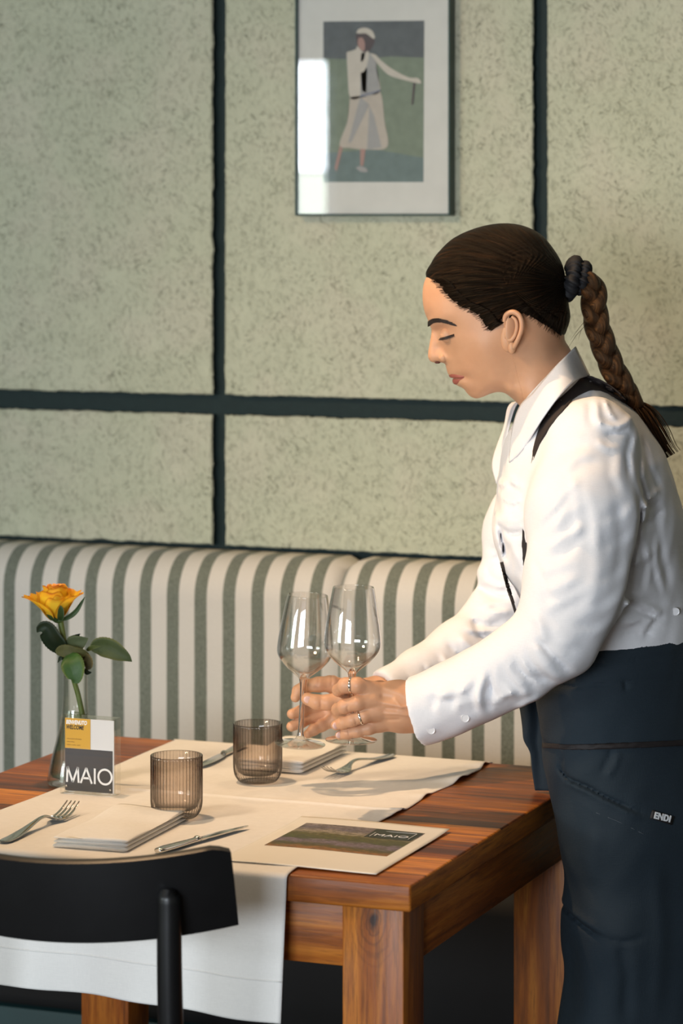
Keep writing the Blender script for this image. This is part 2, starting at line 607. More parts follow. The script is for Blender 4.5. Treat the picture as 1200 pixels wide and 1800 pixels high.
# ------------------------------------------------------------------ framed picture on the wall
pic = empty('framed_picture', ((-1.8895 - 1.6085) / 2, 4.63, 1.5545), 'framed photo of a woman in white golf clothes in a white mat on the wall', 'picture')
px0, px1, pz0, pz1 = -1.8900, -1.6085, 1.5545, 1.965
bm = bmesh.new()
fw = .0035
for (a, b, c, d) in ((px0, px0 + fw, pz0, pz1), (px1 - fw, px1, pz0, pz1), (px0 + fw, px1 - fw, pz0, pz0 + fw), (px0 + fw, px1 - fw, pz1 - fw, pz1)):
    box(bm, a, b, 4.603, 4.63, c, d, .0008, 1)
obj('frame', bm, M['frame_metal'], pic)
boxo('mat_board', px0 + fw, px1 - fw, 4.612, 4.628, pz0 + fw, pz1 - fw, M['mat_board'], pic, 0)
boxo('glass_pane', px0 + fw, px1 - fw, 4.6065, 4.6085, pz0 + fw, pz1 - fw,
     thin_glass('picture_glass', (1, 1, 1, 1), (1, 1, 1, 1), 1.5), pic, 0)
# the photograph: flat print showing a lawn, a dark hedge and a standing woman
def flat(name, col, rough=.9, noise=.1, ns=60):
    return simple(name, col, rough, noise=noise, nscale=ns, bump=0)
PM = [flat('print_lawn', lin(126, 138, 122), noise=.2), flat('print_hedge', lin(100, 106, 108), noise=.25), flat('print_white', lin(196, 190, 178)),
      flat('print_skirt', lin(184, 176, 164)), flat('print_hair', lin(92, 84, 86)), flat('print_skin', lin(168, 138, 130)), flat('print_scarf', lin(128, 132, 146)),
      flat('print_shade', lin(160, 160, 158)), flat('print_lawn_low', lin(112, 128, 126), noise=.2)]  # tones lifted: the pale veil reflected in the glass is put into the colours
YP = 4.612
def pp(x, y, k=0):       # photo-crop coordinates (3.75x crop at 500,0)
    v = on_y(500 + x / 3.75, y / 3.75, YP)
    return (v.x, YP - .0004 - .0002 * k, v.z)
bm = bmesh.new()
def pq(pts, mi, k):
    f = bm.faces.new([bm.verts.new(pp(x, y, k)) for x, y in pts]); f.material_index = mi
def psm(pts, mi, k):
    c = crom(pts + [pts[0]], 5)[:-1]
    pq([tuple(q) for q in c], mi, k)
pq([(256, 142), (256, 1200), (915, 1200), (921, 136)], 0, 0)
pq([(256, 142), (256, 385), (480, 392), (700, 372), (918, 380), (921, 136)], 1, 1)
pq([(256, 1010), (256, 1200), (915, 1200), (916, 1040), (600, 985)], 8, 1)
psm([(470, 230), (478, 290), (500, 320), (540, 350), (585, 300), (592, 250), (560, 215), (500, 215)], 4, 2)
psm([(488, 250), (484, 290), (500, 325), (525, 335), (530, 290), (515, 250)], 5, 3)
psm([(474, 215), (490, 222), (540, 222), (585, 255), (596, 240), (575, 200), (530, 183), (490, 192)], 2, 4)
psm([(410, 345), (415, 450), (432, 640), (500, 645), (560, 630), (632, 600), (612, 470), (600, 370), (560, 350), (520, 345), (480, 305), (470, 325)], 2, 3)
pq([(505, 350), (500, 640), (560, 632), (632, 598), (608, 470), (600, 380), (560, 350)], 7, 4)
psm([(432, 640), (415, 800), (362, 955), (430, 975), (540, 985), (678, 968), (660, 800), (632, 605), (560, 625)], 3, 3)
pq([(560, 700), (545, 985), (640, 972), (590, 760)], 7, 4)
pq([(500, 640), (420, 940), (440, 940), (560, 690)], 7, 5)
psm([(418, 360), (430, 420), (480, 470), (520, 475), (548, 420), (558, 350), (540, 340), (515, 405), (470, 385)], 2, 5)
psm([(570, 360), (640, 450), (700, 500), (820, 535), (900, 550), (880, 515), (820, 510), (720, 460), (640, 400), (600, 360)], 2, 5)
pq([(508, 350), (500, 440), (512, 600), (540, 610), (545, 470), (530, 350)], 6, 4)
pq([(500, 628), (632, 592), (632, 602), (502, 640)], 6, 6)
pq([(850, 545), (838, 690), (848, 690), (864, 545)], 4, 6)
pq([(365, 960), (330, 1110), (345, 1130), (385, 975)], 5, 4)
pq([(500, 980), (500, 1090), (520, 1095), (535, 985)], 5, 4)
psm([(470, 1105), (500, 1130), (545, 1135), (540, 1110), (500, 1095)], 7, 5)
bmesh.ops.triangulate(bm, faces=bm.faces[:])
obj('photo_print', bm, PM, pic)

# ------------------------------------------------------------------ bench along the wall
BX = -1.6
bench = empty('upholstered_bench', (BX, 4.3, 0), 'long wall bench with green and cream striped backrest behind the table', 'bench')
seam = -1.772
def backrest(x0, x1, yf, m, seed):
    bm = bmesh.new()
    # section: front face, rounded top going back to the wall
    r = .068
    prof = [(yf + .01, .50), (yf + .004, .53), (yf, .60), (yf, .75), (yf, .90)]
    zc = .9745 - r
    for k in range(0, 11):
        a = math.pi / 2 * k / 10
        prof.append((yf + r - r * math.cos(a), zc + r * math.sin(a)))
    prof += [(4.62, .9745), (4.628, .97), (4.628, .50)]
    nx = max(2, int((x1 - x0) / .02))
    grid = []
    for i in range(nx + 1):
        t = i / nx
        x = x0 + (x1 - x0) * t
        e = min(x - x0, x1 - x)
        q = max(0, 1 - e / .02)
        inset = .016 * q * q
        row = []
        for (y, z) in prof:
            yy = y + (inset if y < 4.6 else 0)
            zz = z - (inset * .7 if z > .9 else 0)
            row.append(bm.verts.new((x, yy + .0012 * math.sin(x * 17 + seed) * (1 if y < 4.6 else 0), zz)))
        grid.append(row)
    m_ = len(prof)
    for i in range(nx):
        for j in range(m_):
            j2 = (j + 1) % m_
            f = bm.faces.new((grid[i][j], grid[i + 1][j], grid[i + 1][j2], grid[i][j2])); f.smooth = True
    bm.faces.new(grid[0]); bm.faces.new(list(reversed(grid[-1])))
    bmesh.ops.recalc_face_normals(bm, faces=bm.faces)
    o = obj('backrest', bm, m, bench)
    auto_smooth(o, 50)
    return o
backrest(-3.9, seam, 4.500, stripes(-2.3435 - BX, .0522), 1)
backrest(seam, -.2, 4.492, stripes(-1.5830 - BX, .0511), 3)
boxo('seat_cushion', -3.9, -.2, 4.175, 4.50, .275, .512, M['black_leather'], bench, .02, 3)
boxo('base', -3.9, -.2, 4.19, 4.62, .0, .27, M['teal_base'], bench, .003)

# ------------------------------------------------------------------ dining table
TX0, TX1, TY0, TY1, TZ = -1.989, -1.1925, 3.270, 4.050, .750
table = empty('dining_table', ((TX0 + TX1) / 2, (TY0 + TY1) / 2, 0), 'square brown wooden dining table with chunky legs, laid for two', 'table')
bm = bmesh.new()
box(bm, TX0, TX1, TY0, TY1, .717, TZ, .0035, 3)
for f in bm.faces:
    f.normal_update()
    if abs(f.normal.x) > .8: f.material_index = 1
o = obj('tabletop', bm, [M['top_wood'], M['wood_y']], table); auto_smooth(o)
lw = .080
IN = .014
for (lx, ly) in ((TX0 + IN, TY0 + IN), (TX1 - IN - lw, TY0 + IN), (TX0 + IN, TY1 - IN - lw), (TX1 - IN - lw, TY1 - IN - lw)):
    bm = bmesh.new()
    box(bm, lx, lx + lw, ly, ly + lw * .92, 0, .7168, .003, 2)
    o = obj('leg', bm, M['wood_knot'] if (lx > -1.5 and ly < 3.5) else M['wood_z'], table); auto_smooth(o)
for k, (a, b, c, d, m) in enumerate(((TX0 + IN + lw, TX1 - IN - lw, TY0 + IN + .004, TY0 + IN + .028, 'wood_x'), (TX0 + IN + lw, TX1 - IN - lw, TY1 - IN - .030, TY1 - IN - .004, 'wood_x'),
                        (TX1 - IN - .027, TX1 - IN - .004, TY0 + IN + lw * .92, TY1 - IN - lw, 'wood_y'), (TX0 + IN + .004, TX0 + IN + .027, TY0 + IN + lw * .92, TY1 - IN - lw, 'wood_y'))):
    boxo('apron_rail', a, b, c, d, .640, .7168, M[m], table, .002)

# ------------------------------------------------------------------ linen runner over the table
RX0, RX1 = -1.863, -1.350
def runner_pt(u, v):
    # v: arc length from the front hem over the table to the back hem
    drop = .168
    r = .006
    L = TY1 - TY0 + 2 * r
    tot = drop + r * math.pi / 2 + L - 2 * r + r * math.pi / 2 + .12
    s = v * tot
    x = RX0 + (RX1 - RX0) * u
    z0 = TZ + .0009
    wz = .0; wy = 0.; wx = 0.
    if s < drop:
        y = TY0 - r - .002; z = z0 - r - (drop - s)
        f = (drop - s) / drop
        wy = -.010 * f * (.5 + .5 * math.sin(u * 7.5 + 1.0)) - .004 * f * math.sin(u * 23) - .006 * f
        z -= .006 * f * math.sin(u * 3.1 + 3.9)
        wx = -.006 * f * (u - .5)
    elif s < drop + r * math.pi / 2:
        a = (s - drop) / r
        y = TY0 - .002 - r * math.cos(a); z = z0 - r + r * math.sin(a)
    elif s < drop + r * math.pi / 2 + L - 2 * r:
        y = TY0 - .002 + (s - drop - r * math.pi / 2); z = z0
        e = (1 - u) * (RX1 - RX0)
        # pressed creases and a few soft lifts along the right edge
        for cy, h in ((3.672, .0022),):
            z += h * math.exp(-((y - cy) / .006) ** 2)
        back = max(0, (y - 3.55) / .5)
        lift = (max(0, math.sin(y * 52)) ** 2 * .0045 + max(0, math.sin(y * 21 + .8)) ** 2 * .004) * math.exp(-(e / .02) ** 1.5) * (.25 + back)
        z += lift
        wx = .0035 * math.sin(y * 26) * math.exp(-e / .03) + .003 * math.sin(y * 11 + 2) * math.exp(-(e) / .03)
        z += .0006 * math.sin(u * 9 + y * 14) ** 2
        x += .010 * math.sin((y - 3.3) * 3.6) * math.exp(-((x - RX0) / .06) ** 2)
    else:
        a = min((s - drop - r * math.pi / 2 - (L - 2 * r)) / r, math.pi / 2)
        rem = s - (drop + r * math.pi / 2 + L - 2 * r) - r * math.pi / 2
        y = TY1 + .004 + r * math.sin(a) - .004; z = z0 - r + r * math.cos(a) - max(0, rem)
    return Vector((x + wx, y + wy, z + wz))
bm = bmesh.new()
sheet(bm, runner_pt, 110, 420, .0011)
bmesh.ops.recalc_face_normals(bm, faces=bm.faces)
o = obj('table_runner', bm, M['linen'])
tag(o, 'white linen runner spread across the table and hanging over its front edge', 'runner')
TOPZ = TZ + .0022   # top of the cloth
# stitched hem of the runner
bm = bmesh.new()
for u0 in (0,):
    hem = [runner_pt(i / 60, .045) + Vector((0, -.0009, 0)) for i in range(61)]
    sweep(bm, hem, .0009, .0006, side=(0, 0, 1), n=6)
obj('hem', bm, M['linen'], o, keep=True)

# ------------------------------------------------------------------ folded napkins
def napkin(x0, x1, y0, y1, z0, layers, th, rz, label, seed, flip=False):
    cx, cy = (x0 + x1) / 2, (y0 + y1) / 2
    hx, hy = (x1 - x0) / 2, (y1 - y0) / 2
    rnd = random.Random(seed)
    root = empty('napkin', (cx, cy, z0), label, 'napkin', rz=rz)
    bm = bmesh.new()
    z = 0
    for k in range(layers):
        t = th / layers
        e = .0025 * rnd.random()
        # one fold: a flattened tube, closed at the long right side, open ends showing the layers
        rings = []
        ny = 26
        for j in range(ny + 1):
            y = -hy + e + 2 * (hy - e) * j / ny
            ring = []
            n = 28
            endf = max(0, 1 - min(j, ny - j) / 2.5)
            for i in range(n):
                a = 2 * math.pi * i / n
                cxx = math.copysign(abs(math.cos(a)) ** .42, math.cos(a)); czz = math.copysign(abs(math.sin(a)) ** .70, math.sin(a))
                xx = (hx - e * .6) * cxx
                zz = z + t / 2 + (t / 2 * (1 - .22 * endf)) * czz
                bumpz = (.0012 * math.sin(xx * 60 + y * 23 + k) + .0009 * math.sin(y * 47 + k * 2)) * (1 if k == layers - 1 else .3) * (1 if czz > 0 else 0)
                ring.append(bm.verts.new((xx, y + .0012 * math.sin(a * 3 + k), max(0.0002, zz + bumpz))))
            rings.append(ring)
        for A, B in zip(rings[:-1], rings[1:]):
            for i in range(n):
                f = bm.faces.new((A[i], A[(i + 1) % n], B[(i + 1) % n], B[i])); f.smooth = True
        for R, rev in ((rings[0], True), (rings[-1], False)):
            c = bm.verts.new(sum((v.co for v in R), Vector()) / n + Vector((0, .0012 if rev else -.0012, 0)))
            for i in range(n):
                f = bm.faces.new((R[i], R[(i + 1) % n], c) if not rev else (R[(i + 1) % n], R[i], c)); f.smooth = True
        z += t * .97
    bmesh.ops.recalc_face_normals(bm, faces=bm.faces)
    obj('folded_cloth', bm, M['napkin'], root, keep=True)
    return root
napkin(-1.690, -1.588, 3.296, 3.507, TOPZ, 3, .0155, math.radians(3), 'folded white napkin beside the knife, just behind the black chair', 1)
napkin(-1.672, -1.569, 3.850, 4.030, TOPZ + .0012, 3, .019, math.radians(0), 'folded white napkin under the raised wine glasses, at the bench side', 2)


# ------------------------------------------------------------------ cutlery
def fork_fn():
    hb, tb = bmesh.new(), bmesh.new()
    prof = [  # s, half width, half thickness, z
        (0.000, .0040, .0010, .0030), (.004, .0075, .0013, .0028), (.015, .0092, .0014, .0028), (.035, .0088, .0015, .0035), (.060, .0068, .0016, .0062),
        (.085, .0046, .0017, .0100), (.105, .0034, .0019, .0126), (.120, .0033, .0019, .0122), (.131, .0048, .0016, .0090), (.140, .0088, .0013, .0058), (.149, .0120, .0011, .0040), (.157, .0127, .0010, .0037), (.160, .0127, .0009, .0038)]
    pr = crom(prof, 4)
    sweep(hb, [(0, p[0], p[3]) for p in pr], [p[1] for p in pr], [p[2] for p in pr], side=(1, 0, 0), n=14)
    for i in range(4):
        x = -.0096 + i * .0064
        pts = crom([(x, .158, .0038), (x * .99, .170, .0050), (x * .97, .182, .0084), (x * .94, .193, .0134), (x * .92, .2005, .0175)], 4)
        m = len(pts)
        sweep(tb, pts, [.0024 - .0014 * (k / (m - 1)) ** 1.5 for k in range(m)], [.0011 - .0005 * k / (m - 1) for k in range(m)], side=(1, 0, 0), n=8)
    return hb, tb


def make_fork(loc, rz, label):
    r = empty('fork', loc, label, 'fork', rz=rz)
    hb, tb = fork_fn()
    obj('handle', hb, M['steel'], r, keep=True)
    obj('tines', tb, M['steel'], r, keep=True)
    return r


def make_knife(loc, rz, label, sc=1.0):
    r = empty('knife', loc, label, 'knife', rz=rz)
    r.scale = (sc, sc, sc)
    bm = bmesh.new()
    pr = crom([(0, .0045, .0030, .0042), (.004, .0080, .0042, .0044), (.02, .0090, .0046, .0048), (.05, .0076, .0043, .0047), (.078, .0058, .0040, .0046), (.088, .0052, .0044, .0046), (.092, .0062, .0052, .0054), (.097, .0050, .0040, .0046)], 5)
    sweep(bm, [(0, p[0], p[3]) for p in pr], [p[1] for p in pr], [p[2] for p in pr], side=(1, 0, 0), n=16)
    obj('handle', bm, M['steel'], r, keep=True)
    bm = bmesh.new()
    # blade: straight back, curved cutting edge, pointed tip
    outl = [(.095, -.0050, .0050), (.11, -.0078, .0066), (.13, -.0092, .0070), (.15, -.0094, .0072), (.17, -.0086, .0070), (.19, -.0058, .0064), (.203, -.0012, .0052), (.209, .0036, .0042)]
    pr = crom(outl, 4)
    top, bot = [], []
    rows = []
    for (s, a, b) in pr:
        zc = .0050
        rows.append([bm.verts.new((a, s, zc - .0003)), bm.verts.new(((a + b) / 2, s, zc + .0010)), bm.verts.new((b, s, zc + .0009)),
                     bm.verts.new((b, s, zc - .0009)), bm.verts.new(((a + b) / 2, s, zc - .0010)), bm.verts.new((a, s, zc - .0006))])
    for A, B in zip(rows[:-1], rows[1:]):
        for i in range(6):
            bm.faces.new((A[i], A[(i + 1) % 6], B[(i + 1) % 6], B[i]))
    bm.faces.new(rows[0]); bm.faces.new(list(reversed(rows[-1])))
    bmesh.ops.recalc_face_normals(bm, faces=bm.faces)
    obj('blade', bm, M['steel'], r, keep=True)
    return r

def ang(dx, dy): return math.atan2(dy, dx) - math.pi / 2
make_fork((-1.7530, 3.288, TOPZ), ang(.0, 1), 'steel fork left of the folded napkin, near the black chair')
make_fork((-1.5000, 4.034, TOPZ), ang(-.028, -.2), 'steel fork at the bench side, right of the far napkin')
make_knife((-1.5440, 3.306, TOPZ), ang(.045, .18), 'steel knife right of the near napkin, partly behind the chair back', .88)
make_knife((-1.7360, 4.024, TOPZ), ang(.012, -.21), 'steel knife at the bench side, its blade showing between the two tumblers', .90)

# ------------------------------------------------------------------ ribbed smoked tumblers
M['smoke'] = thin_glass('smoked_glass', (.93, .89, .86, 1), (.035, .028, .024, 1), 1.5, 0.02, .5, 1.15)
def tumbler(x, y, label):
    r = empty('tumbler', (x, y, TOPZ), label, 'tumbler')
    bm = bmesh.new()
    H, R, NR = .0835, .0350, 44
    outer = [(0, .0012), (.016, .0012), (.021, 0), (.026, .0012), (.0305, .006), (.0335, .0125), (.0348, .021), (R, .032), (R, .050), (R, .070), (R, H - .0006), (R - .0008, H)]
    inner = [(R - .0024, H - .0004), (R - .0028, .07), (R - .0028, .045), (R - .0030, .026), (.029, .0155), (.024, .0115), (.015, .0105), (0, .0105)]
    oc = crom(outer[2:-1], 4)
    n = NR * 8
    def modo(rr, z, a, i):
        amp = .0011 * min(1, max(0, (rr - .018) / .012)) * (1 if z < H - .001 else .5)
        return rr - amp * (1 - abs(math.sin(a * NR / 2)) ** .7) * 1.6
    rings = lathe(bm, outer[:2] + [tuple(p) for p in oc] + [outer[-1]], n=n, mod=modo)
    r2 = lathe(bm, inner, n=n)
    for k in range(n):
        f = bm.faces.new((rings[-1][k], rings[-1][(k + 1) % n], r2[0][(k + 1) % n], r2[0][k])); f.smooth = True
    bmesh.ops.recalc_face_normals(bm, faces=bm.faces)
    obj('ribbed_glass', bm, M['smoke'], r, keep=True)
    return r
tumbler(-1.615, 3.519, 'ribbed smoke-grey tumbler nearer the chair, behind the folded napkin')
tumbler(-1.610, 3.783, 'ribbed smoke-grey tumbler on the far half of the runner, beside the wine glasses')

# ------------------------------------------------------------------ wine glasses
M['wine_glass'] = thin_glass('clear_glass', (.985, .985, .98, 1), (.30, .30, .29, 1), 1.5, 0.0, .5, 3.4, 2.0)
M['stem_glass'] = solid_glass('solid_clear_glass', (1, 1, 1, 1), 1.5)
def wine_glass(foot, top, label):
    foot, top = Vector(foot), Vector(top)
    r = empty('wine_glass', foot, label, 'wine glass')
    zax = (top - foot).normalized()
    r.rotation_mode = 'QUATERNION'
    r.rotation_quaternion = Vector((0, 0, 1)).rotation_difference(zax)
    H = (top - foot).length
    k = H / .213
    foot_o = [(0, .0016), (.020, .0012), (.033, 0), (.0353, .0004), (.0356, .0012), (.0350, .0019), (.026, .0032), (.014, .0052), (.0075, .0085), (.0050, .0130)]
    stem_o = [(.0050, .0130), (.0040, .020), (.0036, .035), (.0036, .060), (.0040, .076), (.0048, .086), (.0062, .0935)]
    bowl_o = [(.0062, .0935), (.010, .0975), (.017, .103), (.026, .1105), (.034, .1195), (.0383, .127), (.0395, .134), (.0393, .142), (.0380, .155), (.0355, .172), (.0325, .190), (.0298, .205), (.0282, .2125)]
    bowl_i = [(.0274, .2126), (.0289, .205), (.0316, .190), (.0346, .172), (.0371, .155), (.0384, .142), (.0386, .134), (.0373, .1275), (.033, .1205), (.025, .112), (.016, .1055), (.008, .1022), (0, .1012)]
    def sc(p): return [(a * k, b * k) for a, b in p]
    bm = bmesh.new()
    o_ = crom(bowl_o, 5); i_ = crom(bowl_i, 5)
    R1 = lathe(bm, sc([tuple(p) for p in o_]), n=64)
    R2 = lathe(bm, sc([tuple(p) if p[0] > 1e-5 else (0, p[1]) for p in i_]), n=64)
    n = 64
    for q in range(n):
        f = bm.faces.new((R1[-1][q], R1[-1][(q + 1) % n], R2[0][(q + 1) % n], R2[0][q])); f.smooth = True
    obj('bowl', bm, M['wine_glass'], r, keep=True)
    bm = bmesh.new(); lathe(bm, sc([tuple(p) for p in crom(stem_o, 5)] ), n=32)
    lathe(bm, sc([(0, .1012), (.0035, .0985), (.0062, .0935)]), n=32); lathe(bm, sc([(.005, .013), (0, .0128)]), n=32)
    bmesh.ops.recalc_face_normals(bm, faces=bm.faces)
    obj('stem', bm, M['stem_glass'], r, keep=True)
    bm = bmesh.new(); lathe(bm, sc([foot_o[0]] + [tuple(p) for p in crom(foot_o[1:], 5)]), n=64)
    obj('foot', bm, M['wine_glass'], r, keep=True)
    return r
DG1, DG2 = 4.06, 3.90
g1 = wine_glass(at_d(527, 1309, DG1), at_d(541, 1045, DG1 - .006), 'wine glass held by its stem, the left and lower of the two')
g2 = wine_glass(at_d(617, 1302, DG2), at_d(621, 1031, DG2), 'wine glass on the right of the pair, its stem hidden behind the ringed hand')

# ------------------------------------------------------------------ acrylic table sign
SX0, SX1, SY0, SY1, SH = -1.8335, -1.7515, 3.607, 3.632, .1065
sg = empty('table_sign', ((SX0 + SX1) / 2, (SY0 + SY1) / 2, TOPZ), 'clear acrylic block sign with yellow, white and black card reading MAIO', 'sign')
M['acrylic'] = thin_glass('clear_acrylic', (.99, .99, .985, 1), (.70, .70, .66, 1), 1.45, 0, .35, 1.5)
M['acrylic_edge'] = solid_glass('acrylic_edge', (.95, .96, .93, 1), 1.3)
ym = SY0 + .010
bm = bmesh.new(); box(bm, SX0, SX1, SY0, ym, TOPZ, TOPZ + SH, .0012, 2); obj('acrylic_block', bm, M['acrylic'], sg)
bm = bmesh.new(); box(bm, SX0, SX1, ym + .0012, SY1, TOPZ, TOPZ + SH, .0012, 2); obj('acrylic_block', bm, M['acrylic'], sg)
card = [simple('card_white', lin(226, 224, 224), .6, bump=0, noise=.02), simple('card_yellow', lin(206, 158, 48), .6, bump=0, noise=.03),
        simple('card_black', (.022, .020, .020, 1), .5, bump=0, noise=.05), simple('ink_black', (.02, .015, .01, 1), .6, bump=0), simple('ink_brown', (.30, .16, .03, 1), .6, bump=0)]
cx0, cx1 = SX0 + .0035, SX1 - .0035
cz0, cz1 = TOPZ + .003, TOPZ + SH - .003
cm = cz0 + (cz1 - cz0) * .585
cy = ym + .0006
xs = cx0 + (cx1 - cx0) * .52
boxo('card', cx0, cx1, cy - .0004, cy + .0004, cz0, cz1, card[0], sg, 0)
boxo('yellow_panel', cx0, xs, cy - .0010, cy - .0005, cm, cz1, card[1], sg, 0)
boxo('black_panel', cx0, cx1 - .002, cy - .0010, cy - .0005, cz0, cm - .0002, card[2], sg, 0)

def text_mesh(txt, size, shear=0.0, ext=0.0001, space=1.0, offset=0.0, align='LEFT'):
    cu = bpy.data.curves.new('txt', 'FONT')
    cu.body = txt; cu.size = size; cu.extrude = ext; cu.shear = shear; cu.space_character = space; cu.offset = offset
    cu.align_x = align
    cu.resolution_u = 4
    o = bpy.data.objects.new('txt', cu); COL.objects.link(o)
    dg = bpy.context.evaluated_depsgraph_get()
    me = bpy.data.meshes.new_from_object(o.evaluated_get(dg))
    bpy.data.objects.remove(o)
    return me

def put_text(name, txt, size, loc, m, parent, rot=(math.pi / 2, 0, 0), xscale=1.0, **kw):
    me = text_mesh(txt, size, **kw)
    Mx = Matrix.Translation(loc) @ Matrix.Rotation(rot[2], 4, 'Z') @ Matrix.Rotation(rot[0], 4, 'X') @ Matrix.Diagonal((xscale, 1, 1, 1))
    me.transform(Mx)
    me.materials.clear()
    return link(name, me, m, parent, smooth=False)

M['white_ink'] = simple('white_ink', (.85, .85, .85, 1), .5, bump=0, noise=0)
yt = cy - .0012
# big letters M A I O as even strokes
def stroke(bm, a, b, w, y, t=.0004):
    a, b = Vector((a[0], 0, a[1])), Vector((b[0], 0, b[1]))
    d = (b - a).normalized(); p = Vector((-d.z, 0, d.x)) * w / 2
    poly_prism(bm, [Vector((q.x, y, q.z)) for q in (a + p, a - p, b - p, b + p)], (0, 1, 0), -t)
def maio(bm, x0, z0, h, y, w):
    s = h
    def P(x, z): return (x0 + x * s, z0 + z * s)
    stroke(bm, P(.05, 0), P(.10, 1), w, y); stroke(bm, P(.10, 1), P(.47, .02), w, y); stroke(bm, P(.47, .02), P(.84, 1), w, y); stroke(bm, P(.84, 1), P(.89, 0), w, y)
    stroke(bm, P(1.04, 0), P(1.44, 1), w, y); stroke(bm, P(1.44, 1), P(1.84, 0), w, y); stroke(bm, P(1.20, .33), P(1.68, .33), w, y)
    stroke(bm, P(2.05, 0), P(2.05, 1), w, y)
    n = 40; c = P(2.78, .5); R = .54 * s; r = R - w
    for k in range(n):
        a, b = 2 * math.pi * k / n, 2 * math.pi * (k + 1) / n
        poly_prism(bm, [(c[0] + q * math.cos(e), y, c[1] + q * math.sin(e)) for q, e in ((r, a), (R, a), (R, b), (r, b))], (0, 1, 0), -.0004)
bm = bmesh.new()
maio(bm, cx0 + .0018, cz0 + .0115, .0215, yt, .0028)
bmesh.ops.recalc_face_normals(bm, faces=bm.faces)
obj('letters_maio', bm, M['white_ink'], sg)
put_text('word_benvenuto', 'BENVENUTO', .0076, (cx0 + .0015, yt, cz1 - .0080), M['white_ink'], sg, shear=.2, xscale=.72, offset=.0003)
put_text('word_welcome', 'WELCOME', .0078, (cx0 + .0015, yt, cz1 - .0150), card[3], sg, shear=.2, xscale=.72, offset=.0002)
for i, tx in enumerate(('www.maio-ristorante', 'maio.menu', 'menu - carta - card')):
    put_text('small_print', tx, .0026, (cx0 + .003, yt, cm + .0125 - i * .0042), card[4], sg)
for dx, dz in ((.0025, .0062), (cx1 - cx0 - .005, .0050)):
    bm = bmesh.new(); bmesh.ops.create_uvsphere(bm, u_segments=14, v_segments=8, radius=.0019)
    bmesh.ops.translate(bm, verts=bm.verts, vec=(cx0 + dx, cy - .0014, cz0 + dz))
    obj('magnet', bm, M['steel'], sg, smooth=True)

# ------------------------------------------------------------------ printed sheet at the table corner
sx0, sx1, sy0, sy1 = -1.457, -1.248, 3.299, 3.572
def sheet_z(x, y):
    f = max(0, 1 - (y - sy0) / .10) * max(0, (x - (sx1 - .12)) / .12)
    return TOPZ + .0012 + .0008 * math.sin((x - sx0) * 22) + .0018 * max(0, (y - 3.50) / .07) ** 2
def flyer_pt(u, v, dz=0):
    x = sx0 + (sx1 - sx0) * u; y = sy0 + (sy1 - sy0) * v
    return Vector((x, y, sheet_z(x, y) + dz))
fly = empty('printed_sheet', ((sx0 + sx1) / 2, (sy0 + sy1) / 2, TOPZ), 'white printed sheet with a landscape photo, at the table corner', 'menu')
bm = bmesh.new(); sheet(bm, lambda u, v: flyer_pt(u, v), 30, 36, .0004)
bmesh.ops.recalc_face_normals(bm, faces=bm.faces)
obj('paper', bm, M['paper'], fly)
def landscape():
    t = NT('landscape_print')
    v = t.coord()
    sp = t.n('SeparateXYZ', ins={0: v})
    n = t.noise(t.coord(scale=(1, 2.4, 1)), 38, 4, .6)
    n2 = t.noise(t.coord(scale=(1, 2, 1)), 120, 4, .7)
    yy = t.math('ADD', t.math('MULTIPLY_ADD', sp.outputs[1], 6.6, .36), t.math('MULTIPLY_ADD', n, .30, -.15))
    c = t.ramp(yy, [(0.0, lin(70, 52, 26)), (.12, lin(176, 118, 60)), (.24, lin(84, 84, 34)), (.40, lin(132, 118, 140)), (.50, lin(74, 84, 40)), (.66, lin(96, 96, 46)), (.78, lin(180, 168, 150)), (.9, lin(112, 106, 120)), (1, lin(150, 140, 140))])
    c = t.mix(t.ramp(n2, [(.42, (0, 0, 0)), (.62, (1, 1, 1))]), t.mix(.65, c, (.03, .03, .012, 1)), c)
    return t.pbr(c, .5)
ix0, ix1, iy0, iy1 = -1.436, -1.270, 3.395, 3.538
bm = bmesh.new(); sheet(bm, lambda u, v: Vector((ix0 + (ix1 - ix0) * u, iy0 + (iy1 - iy0) * v, sheet_z(ix0 + (ix1 - ix0) * u, iy0 + (iy1 - iy0) * v) + .0004)), 24, 20)
obj('photo', bm, landscape(), fly)
lx0, lx1, ly0, ly1 = -1.336, -1.272, 3.487, 3.536
bm = bmesh.new(); sheet(bm, lambda u, v: Vector((lx0 + (lx1 - lx0) * u, ly0 + (ly1 - ly0) * v, sheet_z(lx0 + (lx1 - lx0) * u, ly0 + (ly1 - ly0) * v) + .0007)), 8, 8)
obj('logo_panel', bm, simple('logo_green', (.018, .032, .020, 1), .5, bump=0), fly)
zt = sheet_z(-1.30, 3.51) + .0011
put_text('logo_word', 'MAIO', .0165, (-1.328, 3.499, zt), M['white_ink'], fly, rot=(0, 0, 0), xscale=1.15)
bm = bmesh.new()
for (a, b, c, d) in ((-1.331, -1.3302, 3.494, 3.528), (-1.2778, -1.277, 3.494, 3.528), (-1.331, -1.277, 3.5272, 3.528)):
    box(bm, a, b, c, d, zt, zt + .0002)
obj('logo_border', bm, M['white_ink'], fly)

